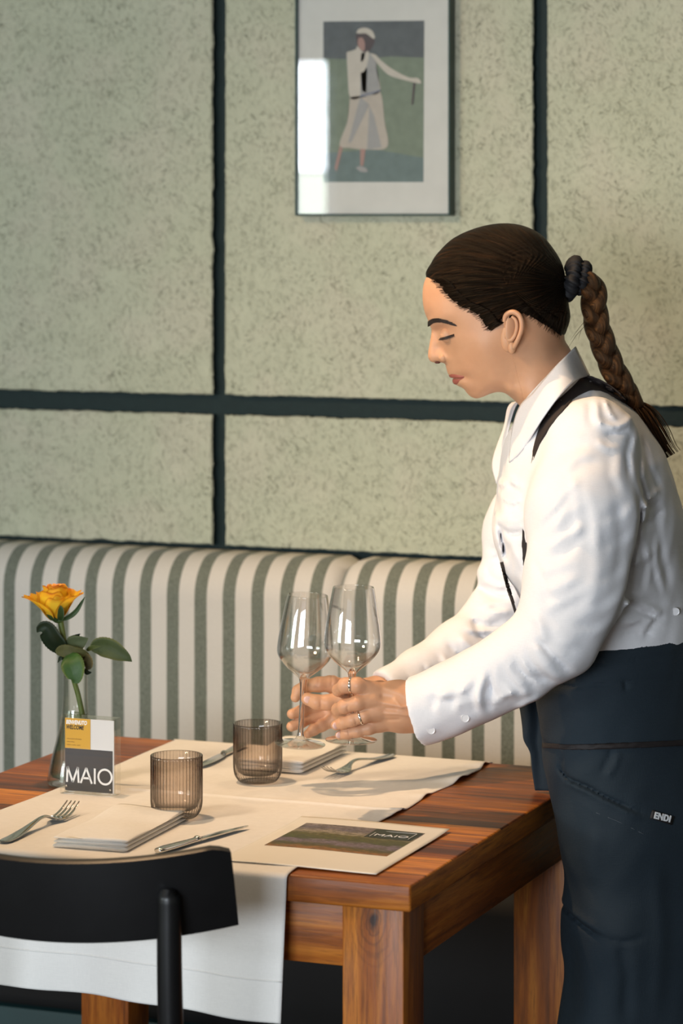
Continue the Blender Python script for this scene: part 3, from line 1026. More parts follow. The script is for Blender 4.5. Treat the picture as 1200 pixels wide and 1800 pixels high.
# ------------------------------------------------------------------ chair in front
CHX = -1.572
ch = empty('dining_chair', (CHX, 2.98, 0), 'black wooden chair with curved backrest, pushed in at the front of the table', 'chair')
def chair_arc(s, zz):
    # s: signed distance along the backrest from its middle; zz: height up the slab
    half = .233
    f = s / half
    sag = .082 * f * f
    x = CHX + s * (1 - .045 * f * f)
    tl = math.radians(14)
    y = 3.018 + sag * math.cos(tl) - (zz) * math.sin(tl)
    z = .7565 + sag * math.sin(tl) + zz * math.cos(tl)
    return Vector((x, y, z))
bm = bmesh.new()
rows = []
hh = .052
nS = 48
for i in range(nS + 1):
    s = -.233 + .466 * i / nS
    # gently clipped corners
    e = min(i, nS - i) / nS * .452
    top = hh - (.008 if e < .001 else (.003 if e < .011 else 0))
    sec = [(-hh, .0), (-hh + .002, -.0065), (0, -.0085), (top - .002, -.0065), (top, 0), (top - .002, .0065), (0, .0085), (-hh + .002, .0065)]
    ring = []
    a0, a1 = chair_arc(s - .001, 0), chair_arc(s + .001, 0)
    t = (a1 - a0).normalized(); up = (chair_arc(s, .01) - chair_arc(s, 0)).normalized(); nn = t.cross(up)
    for (zz, th) in sec:
        ring.append(bm.verts.new(chair_arc(s, zz) + nn * th))
    rows.append(ring)
for A, B in zip(rows[:-1], rows[1:]):
    for k in range(8):
        f = bm.faces.new((A[k], A[(k + 1) % 8], B[(k + 1) % 8], B[k]))
bm.faces.new(rows[0]); bm.faces.new(list(reversed(rows[-1])))
bmesh.ops.recalc_face_normals(bm, faces=bm.faces)
o = obj('backrest', bm, M['black_wood'], ch); auto_smooth(o, 35)
for sgn in (-1, 1):
    s = sgn * .170
    base = chair_arc(s, 0)
    t0 = chair_arc(s, .002) + Vector((0, -.019, 0))
    pts = [t0 + Vector((0, 0, .002)), t0, t0 - Vector((0, -.002, .018)), t0 + Vector((-sgn * .001, .006, -.10)), t0 + Vector((-sgn * .003, .018, -.28)), Vector((CHX + sgn * .168, 3.03, .42)), Vector((CHX + sgn * .172, 2.99, .2)), Vector((CHX + sgn * .180, 2.93, 0))]
    pr = crom([(*p, r) for p, r in zip(pts, (.0075, .0125, .0142, .0148, .0155, .016, .015, .012))], 6)
    bm = bmesh.new()
    sweep(bm, [q[:3] for q in pr], [q[3] for q in pr], n=20)
    o = obj('leg', bm, M['black_wood'], ch, smooth=True); auto_smooth(o, 60)
    bm = bmesh.new()
    sweep(bm, [(CHX + sgn * .175, 3.40, .44), (CHX + sgn * .185, 3.42, .2), (CHX + sgn * .192, 3.44, 0)], [.017, .015, .012], n=16)
    o = obj('leg', bm, M['black_wood'], ch, smooth=True); auto_smooth(o, 60)
    boxo('side_rail', CHX + sgn * .172 - .009, CHX + sgn * .172 + .009, 3.03, 3.40, .385, .425, M['black_wood'], ch, .003)
bm = bmesh.new()
def seat_pt(u, v):
    x = CHX + (u - .5) * .43 * (1 - .10 * (1 - v)); y = 3.01 + v * .42
    return Vector((x, y, .443 - .012 * math.sin(math.pi * u) * math.sin(math.pi * min(1, v * 1.1))))
sheet(bm, seat_pt, 20, 20, .022)
bmesh.ops.recalc_face_normals(bm, faces=bm.faces)
o = obj('seat', bm, M['black_wood'], ch); auto_smooth(o, 50)
boxo('front_rail', CHX - .165, CHX + .165, 3.39, 3.408, .385, .425, M['black_wood'], ch, .003)

# ------------------------------------------------------------------ rose in its vase
VX, VY = -1.848, 3.684
vase = empty('bud_vase', (VX, VY, TZ + .0008), 'clear glass flask-shaped bud vase with water, behind the acrylic sign', 'vase')
bm = bmesh.new()
vo = crom([(.012, .0006), (.036, .0), (.0395, .004), (.0385, .014), (.034, .035), (.0275, .060), (.0215, .085), (.0186, .105), (.0176, .125), (.0174, .150), (.0178, .168)], 5)
vi = crom([(.0160, .168), (.0157, .150), (.0159, .125), (.0168, .105), (.0196, .085), (.0255, .061), (.032, .037), (.036, .016), (.034, .011), (.012, .009)], 5)
R1 = lathe(bm, [(0, .0006)] + [tuple(p) for p in vo], n=56)
R2 = lathe(bm, [tuple(p) for p in vi] + [(0, .009)], n=56)
for q in range(56):
    f = bm.faces.new((R1[-1][q], R1[-1][(q + 1) % 56], R2[0][(q + 1) % 56], R2[0][q])); f.smooth = True
obj('vase_body', bm, thin_glass('vase_glass', (.95, .96, .94, 1), (.35, .38, .33, 1), 1.5, 0, .5, 3), vase, keep=True)
bm = bmesh.new()
lathe(bm, [(0, .0095), (.012, .0095), (.0335, .0115), (.0356, .016), (.0316, .037), (.0251, .061), (.0192, .085), (.0172, .096), (.0168, .0985), (0, .0975)], n=48)
obj('water', bm, thin_glass('vase_water', (.74, .80, .68, 1), (.20, .25, .16, 1), 1.33, 0, .5, 2), vase, keep=True)

DR = 4.106
def rp(px, py, dd=0.0): return at_d(px, py, DR + dd)
rose = empty('rose', rp(148, 1300), 'yellow and orange rose with green leaves standing in the glass vase', 'flower')
green = simple('leaf_green', (.035, .085, .022, 1), .5, noise=.35, nscale=70, bump=.3, bscale=180)
dgreen = simple('dark_leaf', (.014, .035, .014, 1), .5, noise=.3, nscale=70)
stemm = simple('stem_green', (.10, .14, .03, 1), .5, noise=.35, nscale=80)
bm = bmesh.new()
sp = crom([(106, 1090), (110, 1112), (114, 1135), (119, 1160), (128, 1190), (137, 1220), (143, 1248), (149, 1278)], 6)
sweep(bm, [rp(x, y) for x, y in sp], [.0042 - .0006 * math.sin(i / len(sp) * 3) for i in range(len(sp))], n=12)
obj('stem', bm, stemm, rose, smooth=True)


def petal_mat():
    t = NT('rose_petal')
    uv = t.n('UVMap', uv_map='UVMap')
    s_ = t.n('SeparateXYZ', ins={0: uv.outputs[0]})
    n = t.noise(t.coord(), 60, 3)
    e = t.math('MAXIMUM', t.math('POWER', s_.outputs[1], 3.0), t.math('POWER', t.math('ABSOLUTE', t.math('MULTIPLY_ADD', s_.outputs[0], 2.0, -1.0)), 4.0))
    e = t.math('ADD', e, t.math('MULTIPLY_ADD', n, .7, -.38))
    c = t.ramp(e, [(.45, (.95, .70, .04, 1)), (.90, (.92, .50, .03, 1)), (1.0, (.88, .34, .07, 1))])
    p = t.pbr(c, .6, 0, t.bump(t.noise(t.coord(), 90, 3), .2, .002), **{'Subsurface Weight': .25, 'Subsurface Radius': (.01, .004, .002), 'Subsurface Scale': 1.0})
    return p
PET = petal_mat()
rc = rp(99, 1060)
axis_up = Vector((0, 0, 1))
def petal(c, az, tilt, w, h, curl, r0, cup=.6, seed=0):
    bm = bmesh.new()
    uvl = bm.loops.layers.uv.new('UVMap')
    nu, nv = 18, 18
    rnd = random.Random(seed)
    ph = rnd.random() * 6
    grid = []
    for i in range(nu + 1):
        row = []
        for j in range(nv + 1):
            u, v = i / nu, j / nv
            ww = w * (math.sin(min(1, v * 1.15 + .12) * math.pi * .62) ** .8) * (1 - .18 * max(0, v - .85) / .15 * (abs(2 * u - 1)))
            x = (u - .5) * 2 * ww
            up = v * h
            # radial distance: starts near the centre, bulges, curls outward at the rim
            r = r0 * (.25 + .75 * math.sin(min(1, v * 1.4) * math.pi / 2)) + math.tan(tilt) * up * v + curl * max(0, v - .62) ** 1.6
            z = up - abs(curl) * .9 * max(0, v - .78) ** 1.5 + .0016 * math.sin(u * 9 + ph) * v ** 3
            r += .0014 * math.sin(u * 11 + ph) * v * v
            r -= cup * x * x / max(w, .01)
            lx = r; ly = x
            X = c.x + lx * math.cos(az) - ly * math.sin(az)
            Y = c.y + lx * math.sin(az) + ly * math.cos(az)
            row.append(bm.verts.new((X, Y, c.z + z)))
        grid.append(row)
    for i in range(nu):
        for j in range(nv):
            f = bm.faces.new((grid[i][j], grid[i + 1][j], grid[i + 1][j + 1], grid[i][j + 1])); f.smooth = True
            for lp, (a, b) in zip(f.loops, ((i, j), (i + 1, j), (i + 1, j + 1), (i, j + 1))): lp[uvl].uv = (a / nu, b / nv)
    bmesh.ops.solidify(bm, geom=bm.faces[:], thickness=.0006)
    for f in bm.faces: f.smooth = True
    return obj('petal', bm, PET, rose)
base = rp(97, 1090)
Rv = Vector((CS, SN, 0)); Fv = Vector((-SN, CS, 0))
AZR = math.atan2(SN, CS)      # image right
def az(deg): return AZR + math.radians(deg)     # 0 = image right, 180 = left, -90 = towards the camera
# inner tight petals
for k in range(7):
    petal(base + Vector((0, 0, .002)), az(k * 133), .03 + .02 * k, .012 + .0012 * k, .0475 - .0003 * k, .002, .004 + .0019 * k, 1.3 if k < 3 else .9, k)
for k, (a_, tl, w, h, cu, r0) in enumerate([(-110, .12, .020, .043, .010, .017), (-50, .16, .018, .038, .006, .018), (35, .34, .023, .041, .018, .019), (70, .2, .020, .042, .012, .018), (130, .25, .02, .040, .012, .018),
                                     (-163, .60, .025, .036, .020, .018), (165, .42, .024, .036, .016, .019), (-15, .46, .022, .040, .016, .017), (-75, .10, .018, .034, .008, .020)]):
    petal(base, az(a_), tl, w, h, cu, r0, .45, 20 + k)
# sepals
def leaf(name, pts, width, m, depth, fold=.25, serr=0.0, dz=None, thick=.0005, twist=0.0):
    """leaf along a midrib of photo points; depth: list of depth offsets"""
    c = crom([(x, y, d) for (x, y), d in zip(pts, depth)], 8)
    P = [rp(x, y, d) for x, y, d in c]
    n = len(P)
    bm = bmesh.new()
    rows = []
    for i in range(n):
        s = i / (n - 1)
        w = width * 1.08 * (max(0, math.sin(math.pi * (s * .97 + .03) ** .72)) ** .95) + .0003
        w *= 1 + serr * (((i * 1.0) % 2) - .5)
        t = (P[min(i + 1, n - 1)] - P[max(i - 1, 0)]).normalized()
        view = Vector(Fv)
        side = t.cross(view).normalized()
        side = (side * math.cos(twist) + view * math.sin(twist)).normalized()
        nn = t.cross(side)
        rows.append([bm.verts.new(P[i] + side * w * k + nn * (fold * w * abs(k)) * (1 if nn.dot(Fv) < 0 else -1)) for k in (-1, -.66, -.33, 0, .33, .66, 1)])
    for A, B in zip(rows[:-1], rows[1:]):
        for k in range(6):
            f = bm.faces.new((A[k], A[k + 1], B[k + 1], B[k])); f.smooth = True
    bmesh.ops.solidify(bm, geom=bm.faces[:], thickness=thick)
    for f in bm.faces: f.smooth = True
    return obj(name, bm, m, rose)
leaf('sepal', [(108, 1090), (122, 1084), (134, 1074), (143, 1060), (149, 1049)], .0030, green, [-.012, -.018, -.02, -.02, -.02])
leaf('sepal', [(105, 1091), (107, 1082), (107, 1070), (106, 1064)], .0042, green, [-.012, -.020, -.024, -.024])
leaf('sepal', [(101, 1091), (90, 1086), (82, 1080)], .0025, green, [-.01, -.016, -.018])
bm = bmesh.new(); bmesh.ops.create_uvsphere(bm, u_segments=16, v_segments=10, radius=.0075)
bmesh.ops.scale(bm, vec=(1.15, 1.15, .7), verts=bm.verts); bmesh.ops.translate(bm, vec=rp(103, 1089), verts=bm.verts)
obj('rose_hip', bm, green, rose, smooth=True)
# leaves
leaf('leaf', [(116, 1142), (104, 1135), (92, 1122), (84, 1108), (78, 1103), (70, 1105), (65, 1112)], .0125, dgreen, [0, -.005, -.01, -.012, -.012, -.01, -.008], .35, .06)
leaf('leaf', [(118, 1136), (128, 1124), (141, 1114)], .0050, dgreen, [0, .01, .015], .3, .05)
leaf('leaf', [(117, 1138), (130, 1133), (142, 1128), (155, 1122)], .0120, simple('leaf_grey_green', (.10, .14, .06, 1), .6, noise=.3), [0, -.004, -.006, -.006], .1, .08)
leaf('leaf_stalk', [(152, 1143), (163, 1138), (178, 1136)], .0028, stemm, [0, -.004, -.008], .1)
leaf('leaf', [(160, 1139), (175, 1136), (192, 1139), (208, 1147), (222, 1155), (232, 1163)], .0130, simple('leaf_olive', (.07, .105, .032, 1), .55, noise=.25, nscale=60, bump=.3, bscale=200), [-.002, -.006, -.012, -.016, -.018, -.018], .22, .05)
leaf('leaf', [(98, 1147), (112, 1144), (128, 1147), (146, 1148), (158, 1152)], .0085, simple('leaf_speckled', (.11, .12, .035, 1), .6, noise=.4, nscale=120), [-.016, -.02, -.022, -.02, -.016], .1, .1)
leaf('leaf', [(122, 1150), (126, 1163), (130, 1178), (132, 1194), (129, 1201)], .0150, simple('leaf_bright', (.055, .145, .030, 1), .45, noise=.25, nscale=60, bump=.3, bscale=200), [-.022, -.032, -.036, -.037, -.036], .15, .06)
leaf('leaf', [(140, 1150), (150, 1160), (155, 1170), (152, 1178)], .0085, simple('leaf_brownish', (.085, .08, .028, 1), .6, noise=.5, nscale=120), [-.014, -.018, -.02, -.02], .3, .12)
leaf('leaf', [(118, 1160), (108, 1156), (101, 1165)], .0030, dgreen, [-.01, -.014, -.012], .2)
leaf('leaf', [(148, 1176), (153, 1182), (161, 1182)], .0030, dgreen, [-.016, -.016, -.014], .2)

# ------------------------------------------------------------------ the waitress
# built in a frame turned like the camera's: a = to the right, b = away, z = up (metres)
DB = 4.05                     # her middle plane
Rn, Fn = np.array([CS, SN, 0.]), np.array([-SN, CS, 0.])
def L3(px, py, d): return np.array([(px - 600) / FPX * d, d, CAMZ - (py - HY) / FPX * d])
def toW(P):
    P = np.asarray(P, float)
    return P[..., 0:1] * Rn + P[..., 1:2] * Fn + P[..., 2:3] * np.array([0, 0, 1.])
def rpx(r, d=DB): return r / FPX * d
def VW(a): return Vector(toW(a))

f32 = np.float32
def smin(a, b, k):
    h = np.maximum(k - np.abs(a - b), 0) / k
    return np.minimum(a, b) - h * h * k * .25
def cone(A, B, Z, p, q, ra, rb, sb=1.0):
    """tapered capsule; sb squeezes it in depth"""
    p = np.array(p, f32); q = np.array(q, f32)
    d = q - p
    L = float(d @ d) + 1e-9
    t = ((A - p[0]) * d[0] + (B - p[1]) * d[1] + (Z - p[2]) * d[2]) / L
    t = np.clip(t, 0, 1)
    x = A - (p[0] + t * d[0]); y = (B - (p[1] + t * d[1])) / sb; z = Z - (p[2] + t * d[2])
    return np.sqrt(x * x + y * y + z * z) - (ra + t * (rb - ra))
def chain(A, B, Z, pts, k=.02, sb=1.0):
    """pts: (px,py,d,r_px)"""
    out = None
    P = [(L3(*p[:3]), rpx(p[3], p[2])) for p in pts]
    for (p, ra), (q, rb) in zip(P[:-1], P[1:]):
        c = cone(A, B, Z, p, q, ra, rb, sb)
        out = c if out is None else smin(out, c, k)
    return out
def ellipc(A, B, Z, p, q, ra, rb, wa, wb):
    """segment with different sagittal radius r and lateral half width w"""
    p = np.array(p, f32); q = np.array(q, f32)
    d = q - p
    L = float(d[0] ** 2 + d[2] ** 2) + 1e-9
    t = np.clip(((A - p[0]) * d[0] + (Z - p[2]) * d[2]) / L, 0, 1)
    x = A - (p[0] + t * d[0]); z = Z - (p[2] + t * d[2]); y = B - (p[1] + t * d[1])
    r = ra + t * (rb - ra); w = wa + t * (wb - wa)
    q_ = np.sqrt((x * x + z * z) / (r * r) + y * y / (w * w))
    g = np.sqrt((x * x + z * z) / r ** 4 + y * y / w ** 4) + 1e-6
    return q_ * (q_ - 1) / g

def surfnet(name, f, lo, hi, h):
    lo = np.array(lo, float); hi = np.array(hi, float)
    n = np.ceil((hi - lo) / h).astype(int) + 1
    xs = [(lo[i] + h * np.arange(n[i])).astype(f32) for i in range(3)]
    A, B, Z = xs[0][:, None, None], xs[1][None, :, None], xs[2][None, None, :]
    v = f(A, B, Z)
    v = np.broadcast_to(v, tuple(n)).astype(f32)
    s = v < 0
    cnt = np.zeros(tuple(n - 1), np.int8)
    offs = [(i, j, k) for i in (0, 1) for j in (0, 1) for k in (0, 1)]
    sl = lambda o: tuple(slice(o[i], n[i] - 1 + o[i]) for i in range(3))
    for o in offs: cnt += s[sl(o)]
    mixed = (cnt > 0) & (cnt < 8)
    idx = np.argwhere(mixed)
    num = -np.ones(tuple(n - 1), np.int64)
    num[mixed] = np.arange(len(idx))
    pos = np.zeros((len(idx), 3)); c = np.zeros(len(idx))
    for a in offs:
        for ax in range(3):
            if a[ax] == 0:
                b = list(a); b[ax] = 1
                va = v[idx[:, 0] + a[0], idx[:, 1] + a[1], idx[:, 2] + a[2]]
                vb = v[idx[:, 0] + b[0], idx[:, 1] + b[1], idx[:, 2] + b[2]]
                m = (va < 0) != (vb < 0)
                t = np.where(m, va / np.where(m, va - vb, 1), 0)
                p = idx + np.array(a)[None, :]
                p = p.astype(float); p[:, ax] += t
                pos[m] += p[m]; c[m] += 1
    V = lo + h * pos / c[:, None]
    F = []
    for ax in range(3):
        o1, o2 = [(1, 2), (2, 0), (0, 1)][ax]
        sa = [slice(None)] * 3; sb_ = [slice(None)] * 3
        sa[ax] = slice(0, n[ax] - 1); sb_[ax] = slice(1, n[ax])
        ch = s[tuple(sa)] != s[tuple(sb_)]
        e = np.argwhere(ch)
        e = e[(e[:, o1] > 0) & (e[:, o2] > 0) & (e[:, o1] < n[o1] - 1) & (e[:, o2] < n[o2] - 1)]
        inside = s[e[:, 0], e[:, 1], e[:, 2]]
        def cell(d1, d2):
            q = e.copy(); q[:, o1] -= d1; q[:, o2] -= d2
            return num[q[:, 0], q[:, 1], q[:, 2]]
        q = np.stack([cell(0, 0), cell(1, 0), cell(1, 1), cell(0, 1)], 1)
        q[~inside] = q[~inside][:, ::-1]
        F.append(q)
    F = np.concatenate(F)
    return V, F

def relax(V, F, it=1, lam=.5):
    n = len(V)
    e = np.concatenate([F[:, [0, 1]], F[:, [1, 2]], F[:, [2, 3]], F[:, [3, 0]]])
    e = np.concatenate([e, e[:, ::-1]])
    for _ in range(it):
        acc = np.zeros_like(V)
        for k in range(3): acc[:, k] = np.bincount(e[:, 0], V[e[:, 1], k], n)
        deg = np.bincount(e[:, 0], minlength=n)[:, None]
        V = V + lam * (acc / np.maximum(deg, 1) - V)
    return V

def np_mesh(name, V, F):
    me = bpy.data.meshes.new(name)
    V = toW(V)
    me.vertices.add(len(V)); me.vertices.foreach_set('co', V.astype(f32).ravel())
    k = F.shape[1]
    me.loops.add(len(F) * k); me.loops.foreach_set('vertex_index', F.astype(np.int32).ravel())
    me.polygons.add(len(F)); me.polygons.foreach_set('loop_start', np.arange(0, len(F) * k, k, dtype=np.int32))
    me.polygons.foreach_set('loop_total', np.full(len(F), k, np.int32))
    me.update(calc_edges=True)
    me.validate()
    return me

def stroke_field(A, Z, strokes, d):
    """2-D relief: strokes of (points_px, width_px, height_mm); lines fade out at their ends"""
    out = np.zeros(np.broadcast_shapes(A.shape, Z.shape), f32)
    for pts, w, hmm in strokes:
        P = [L3(x, y, d) for x, y in pts]
        w = rpx(w, d)
        n = len(P) - 1
        best = None; bt = None
        for i in range(n):
            p, q = P[i], P[i + 1]
            dx, dz = q[0] - p[0], q[2] - p[2]
            t = np.clip(((A - p[0]) * dx + (Z - p[2]) * dz) / (dx * dx + dz * dz + 1e-9), 0, 1)
            dd = (A - p[0] - t * dx) ** 2 + (Z - p[2] - t * dz) ** 2
            tt = (i + t) / n
            if best is None: best, bt = dd, tt
            else:
                m = dd < best
                best = np.where(m, dd, best); bt = np.where(m, tt, bt)
        out += (hmm * 1.35 / 1000) * np.exp(-best / (w * w)) * np.clip(np.sin(np.pi * np.clip(bt, .03, .97)) * 1.6, 0, 1)
    return out

def ray_hit(px, py, sdf, d0=3.55, d1=4.25, n=360):
    d = np.linspace(d0, d1, n).astype(f32)
    P = np.stack([(px - 600) / FPX * d, d, CAMZ - (py - HY) / FPX * d], 1).astype(f32)
    v = sdf(P[:, 0], P[:, 1], P[:, 2])
    k = np.argmax(v < 0)
    return float(d[k]) if (v < 0).any() else None

# ---- garments as solids
def lower(A, B, Z):
    """below the waist she faces the table edge squarely"""
    w = np.clip((1.08 - Z) / .16, 0, 1)
    return A - (.39 * (B - DB) + .024) * w
def torso(A, B, Z, g=0.0):
    """g: grow in metres. (px, py, r_px, lateral half width)"""
    T = [(985, 715, 52, .060), (1003, 765, 96, .125), (1022, 835, 142, .172), (1036, 930, 157, .168), (1062, 1050, 142, .150), (1085, 1150, 140, .150), (1098, 1260, 146, .172), (1110, 1360, 144, .176)]
    out = None
    A = lower(A, B, Z)
    for (x1, y1, r1, w1), (x2, y2, r2, w2) in zip(T[:-1], T[1:]):
        c = ellipc(A, B, Z, L3(x1, y1, DB), L3(x2, y2, DB), rpx(r1) + g, rpx(r2) + g, w1 + g, w2 + g)
        out = c if out is None else smin(out, c, .03)
    # bust
    out = smin(out, cone(A, B, Z, L3(936, 935, 3.975), L3(950, 960, 3.975), rpx(56) + g, rpx(60) + g), .05)
    out = smin(out, cone(A, B, Z, L3(936, 935, 4.125), L3(950, 960, 4.125), rpx(56) + g, rpx(60) + g), .05)
    return out

NEAR_ARM = [(1040, 782, 3.915, 84), (1028, 900, 3.875, 97), (1012, 1030, 3.845, 86), (978, 1118, 3.835, 68), (905, 1170, 3.850, 60), (835, 1207, 3.865, 56), (778, 1234, 3.876, 52), (722, 1256, 3.884, 50), (690, 1268, 3.89, 49)]
FAR_ARM = [(990, 800, 4.20, 84), (932, 935, 4.245, 76), (912, 1025, 4.24, 60), (868, 1100, 4.215, 53), (800, 1146, 4.17, 45), (735, 1185, 4.125, 38), (680, 1216, 4.09, 33), (655, 1229, 4.08, 32)]

near_strokes = [
    ([(936, 1105), (962, 1135), (1001, 1176)], 6, -5), ([(925, 1112), (950, 1150), (985, 1188)], 9, 3.5), ([(888, 1157), (920, 1175), (957, 1187)], 7, -3.5),
    ([(850, 1170), (838, 1205), (842, 1240)], 7, 3), ([(862, 1180), (852, 1215), (858, 1245)], 6, -3.5), ([(862, 1231), (876, 1215), (893, 1206), (897, 1214)], 5, 3.2), ([(905, 1240), (925, 1224), (950, 1215)], 6, 3),
    ([(949, 962), (985, 935), (1020, 915)], 6, 3), ([(955, 980), (990, 960), (1025, 925)], 6, -2.5), ([(960, 900), (990, 860), (1010, 830)], 7, 2.2), ([(945, 930), (975, 890), (1000, 850)], 6, -2.2),
    ([(1113, 850), (1126, 900), (1120, 960), (1100, 1030), (1070, 1100)], 6, -6),
    ([(1052, 700), (1050, 735), (1060, 750)], 5, 3), ([(1065, 700), (1072, 725), (1085, 742)], 4, 3.5), ([(1040, 705), (1036, 735), (1042, 750)], 5, -2.5), ([(1058, 745), (1080, 752), (1105, 745), (1118, 732)], 6, 3.5), ([(1060, 765), (1085, 762), (1110, 755)], 5, -3.5), ([(1045, 772), (1062, 785), (1090, 786)], 5, 2.5),
    ([(930, 1060), (945, 1090), (950, 1120)], 8, 3), ([(935, 975), (948, 1010), (960, 1050)], 7, -2.5), ([(1075, 860), (1085, 940), (1070, 1030)], 12, -2.5), ([(1040, 900), (1040, 990), (1020, 1080)], 14, 2.5),
    ([(870, 1190), (900, 1208), (935, 1210)], 8, 3), ([(800, 1215), (830, 1222), (860, 1215)], 9, 1.5), ([(760, 1215), (800, 1206), (840, 1180)], 9, 2),
    ([(1092, 1053), (1135, 1070), (1178, 1092)], 5, 4), ([(1095, 1065), (1135, 1083), (1172, 1102)], 5, -4), ([(1125, 895), (1150, 880), (1172, 868)], 5, 4), ([(1128, 930), (1155, 925), (1180, 900)], 6, -4), ([(1130, 870), (1150, 895), (1176, 895)], 5, -3),
    ([(1110, 1000), (1140, 985), (1170, 960)], 9, 3), ([(1160, 880), (1165, 960), (1190, 1050)], 8, -3.5), ([(1070, 1110), (1100, 1095), (1150, 1110)], 8, 3), ([(1085, 1130), (1120, 1120), (1160, 1125)], 5, -2.5), ([(1140, 770), (1150, 830), (1172, 870)], 6, -3),
]
far_strokes = [([(840, 1040), (872, 1050), (900, 1046)], 8, -7), ([(835, 1015), (860, 1012)], 12, 4), ([(845, 1062), (868, 1075), (900, 1075)], 7, 4), ([(825, 1090), (855, 1100), (890, 1092)], 6, -5), ([(828, 1085), (845, 1118), (870, 1125)], 5, -4),
    ([(800, 1108), (825, 1130), (850, 1140)], 6, 4), ([(785, 1120), (810, 1145), (830, 1155)], 5, -4), ([(765, 1145), (790, 1160), (815, 1165)], 6, 3), ([(860, 1000), (880, 1015), (905, 1010)], 7, 3), ([(862, 965), (880, 985), (900, 990)], 6, -3), ([(745, 1160), (770, 1175), (800, 1180)], 5, -2.5)]
front_strokes = [([(872, 860), (885, 850), (905, 842)], 5, 3), ([(871, 872), (876, 890), (874, 905)], 3.5, -7), ([(876, 925), (882, 950), (889, 985)], 3.5, -8), ([(870, 915), (890, 935), (915, 925)], 5, -3.5), ([(880, 905), (900, 910), (918, 895)], 6, 3),
    ([(895, 955), (905, 1000), (925, 1045)], 6, 3), ([(885, 940), (898, 975), (906, 1010)], 5, -3)]

def pair(pts, w=5, h=2.6):
    """a crease: a crest with a hollow beside it"""
    (x0, y0), (x1, y1) = pts[0], pts[-1]
    L_ = math.hypot(x1 - x0, y1 - y0); nx, ny = -(y1 - y0) / L_, (x1 - x0) / L_
    return [(pts, w, h), ([(x + nx * w * 1.5, y + ny * w * 1.5) for x, y in pts], w, -h)]
for p_ in ([(1000, 820), (1012, 880), (1008, 950)], [(1020, 840), (1038, 900), (1040, 960)], [(965, 930), (985, 900), (1018, 880)], [(940, 1000), (965, 985), (1000, 975)], [(945, 1030), (975, 1020), (1010, 1000)],
           [(950, 1060), (985, 1040), (1040, 1010)], [(1112, 880), (1085, 905), (1050, 915)], [(1116, 930), (1090, 950), (1055, 960)], [(1105, 985), (1075, 1010), (1040, 1020)], [(1090, 1030), (1060, 1055), (1020, 1062)],
           [(1068, 1085), (1035, 1100), (995, 1095)], [(960, 1085), (985, 1110), (1015, 1120)], [(925, 1135), (950, 1165), (980, 1185)], [(905, 1135), (925, 1170), (950, 1200)], [(880, 1150), (905, 1185), (925, 1215)],
           [(865, 1165), (868, 1195), (885, 1225)], [(845, 1180), (835, 1215), (845, 1250)], [(815, 1195), (805, 1215), (800, 1245)], [(785, 1200), (770, 1225), (768, 1250)], [(745, 1215), (790, 1215), (825, 1195)],
           [(975, 790), (1000, 770), (1030, 765)], [(985, 830), (1010, 800), (1045, 795)], [(1125, 760), (1110, 800), (1112, 845)], [(1085, 790), (1080, 830), (1095, 860)], [(1140, 800), (1135, 840), (1150, 880)],
           [(1135, 950), (1150, 1000), (1140, 1050)], [(1165, 930), (1160, 1000), (1180, 1060)], [(1090, 1110), (1130, 1095), (1185, 1110)], [(1110, 1060), (1150, 1050), (1190, 1065)], [(1130, 1130), (1150, 1100), (1175, 1085)]):
    near_strokes += pair(p_, 9, 1.15) if p_[0][1] < 1100 and p_[0][0] < 1120 else pair(p_, 6, 2.2)
for p_ in ([(860, 985), (880, 975), (905, 980)], [(850, 1025), (875, 1035), (905, 1030)], [(840, 1068), (865, 1062), (895, 1060)], [(815, 1098), (835, 1108), (870, 1105)], [(790, 1118), (800, 1135), (830, 1150)], [(770, 1135), (785, 1155), (800, 1175)], [(745, 1150), (755, 1170), (775, 1190)], [(720, 1168), (730, 1185), (750, 1200)]):
    far_strokes += pair(p_, 4.5, 2.2)
for p_ in ([(875, 870), (895, 880), (915, 870)], [(880, 920), (900, 925), (918, 915)], [(893, 945), (902, 975), (903, 1005)], [(905, 960), (915, 1000), (918, 1040)], [(890, 835), (905, 850), (918, 850)]):
    front_strokes += pair(p_, 4.5, 2.0)
def wrinkle(A, B, Z, s, amp):
    """soft cloth unevenness"""
    w = np.sin(A * 61 + Z * 23 + 1.7 * np.sin(Z * 31 + B * 17)) * np.sin(B * 47 - Z * 19 + 1.3 * np.sin(A * 37))
    w = w + .6 * np.sin(A * 97 - Z * 83 + 2 * np.sin(B * 60 + A * 20) + s)
    return w * amp

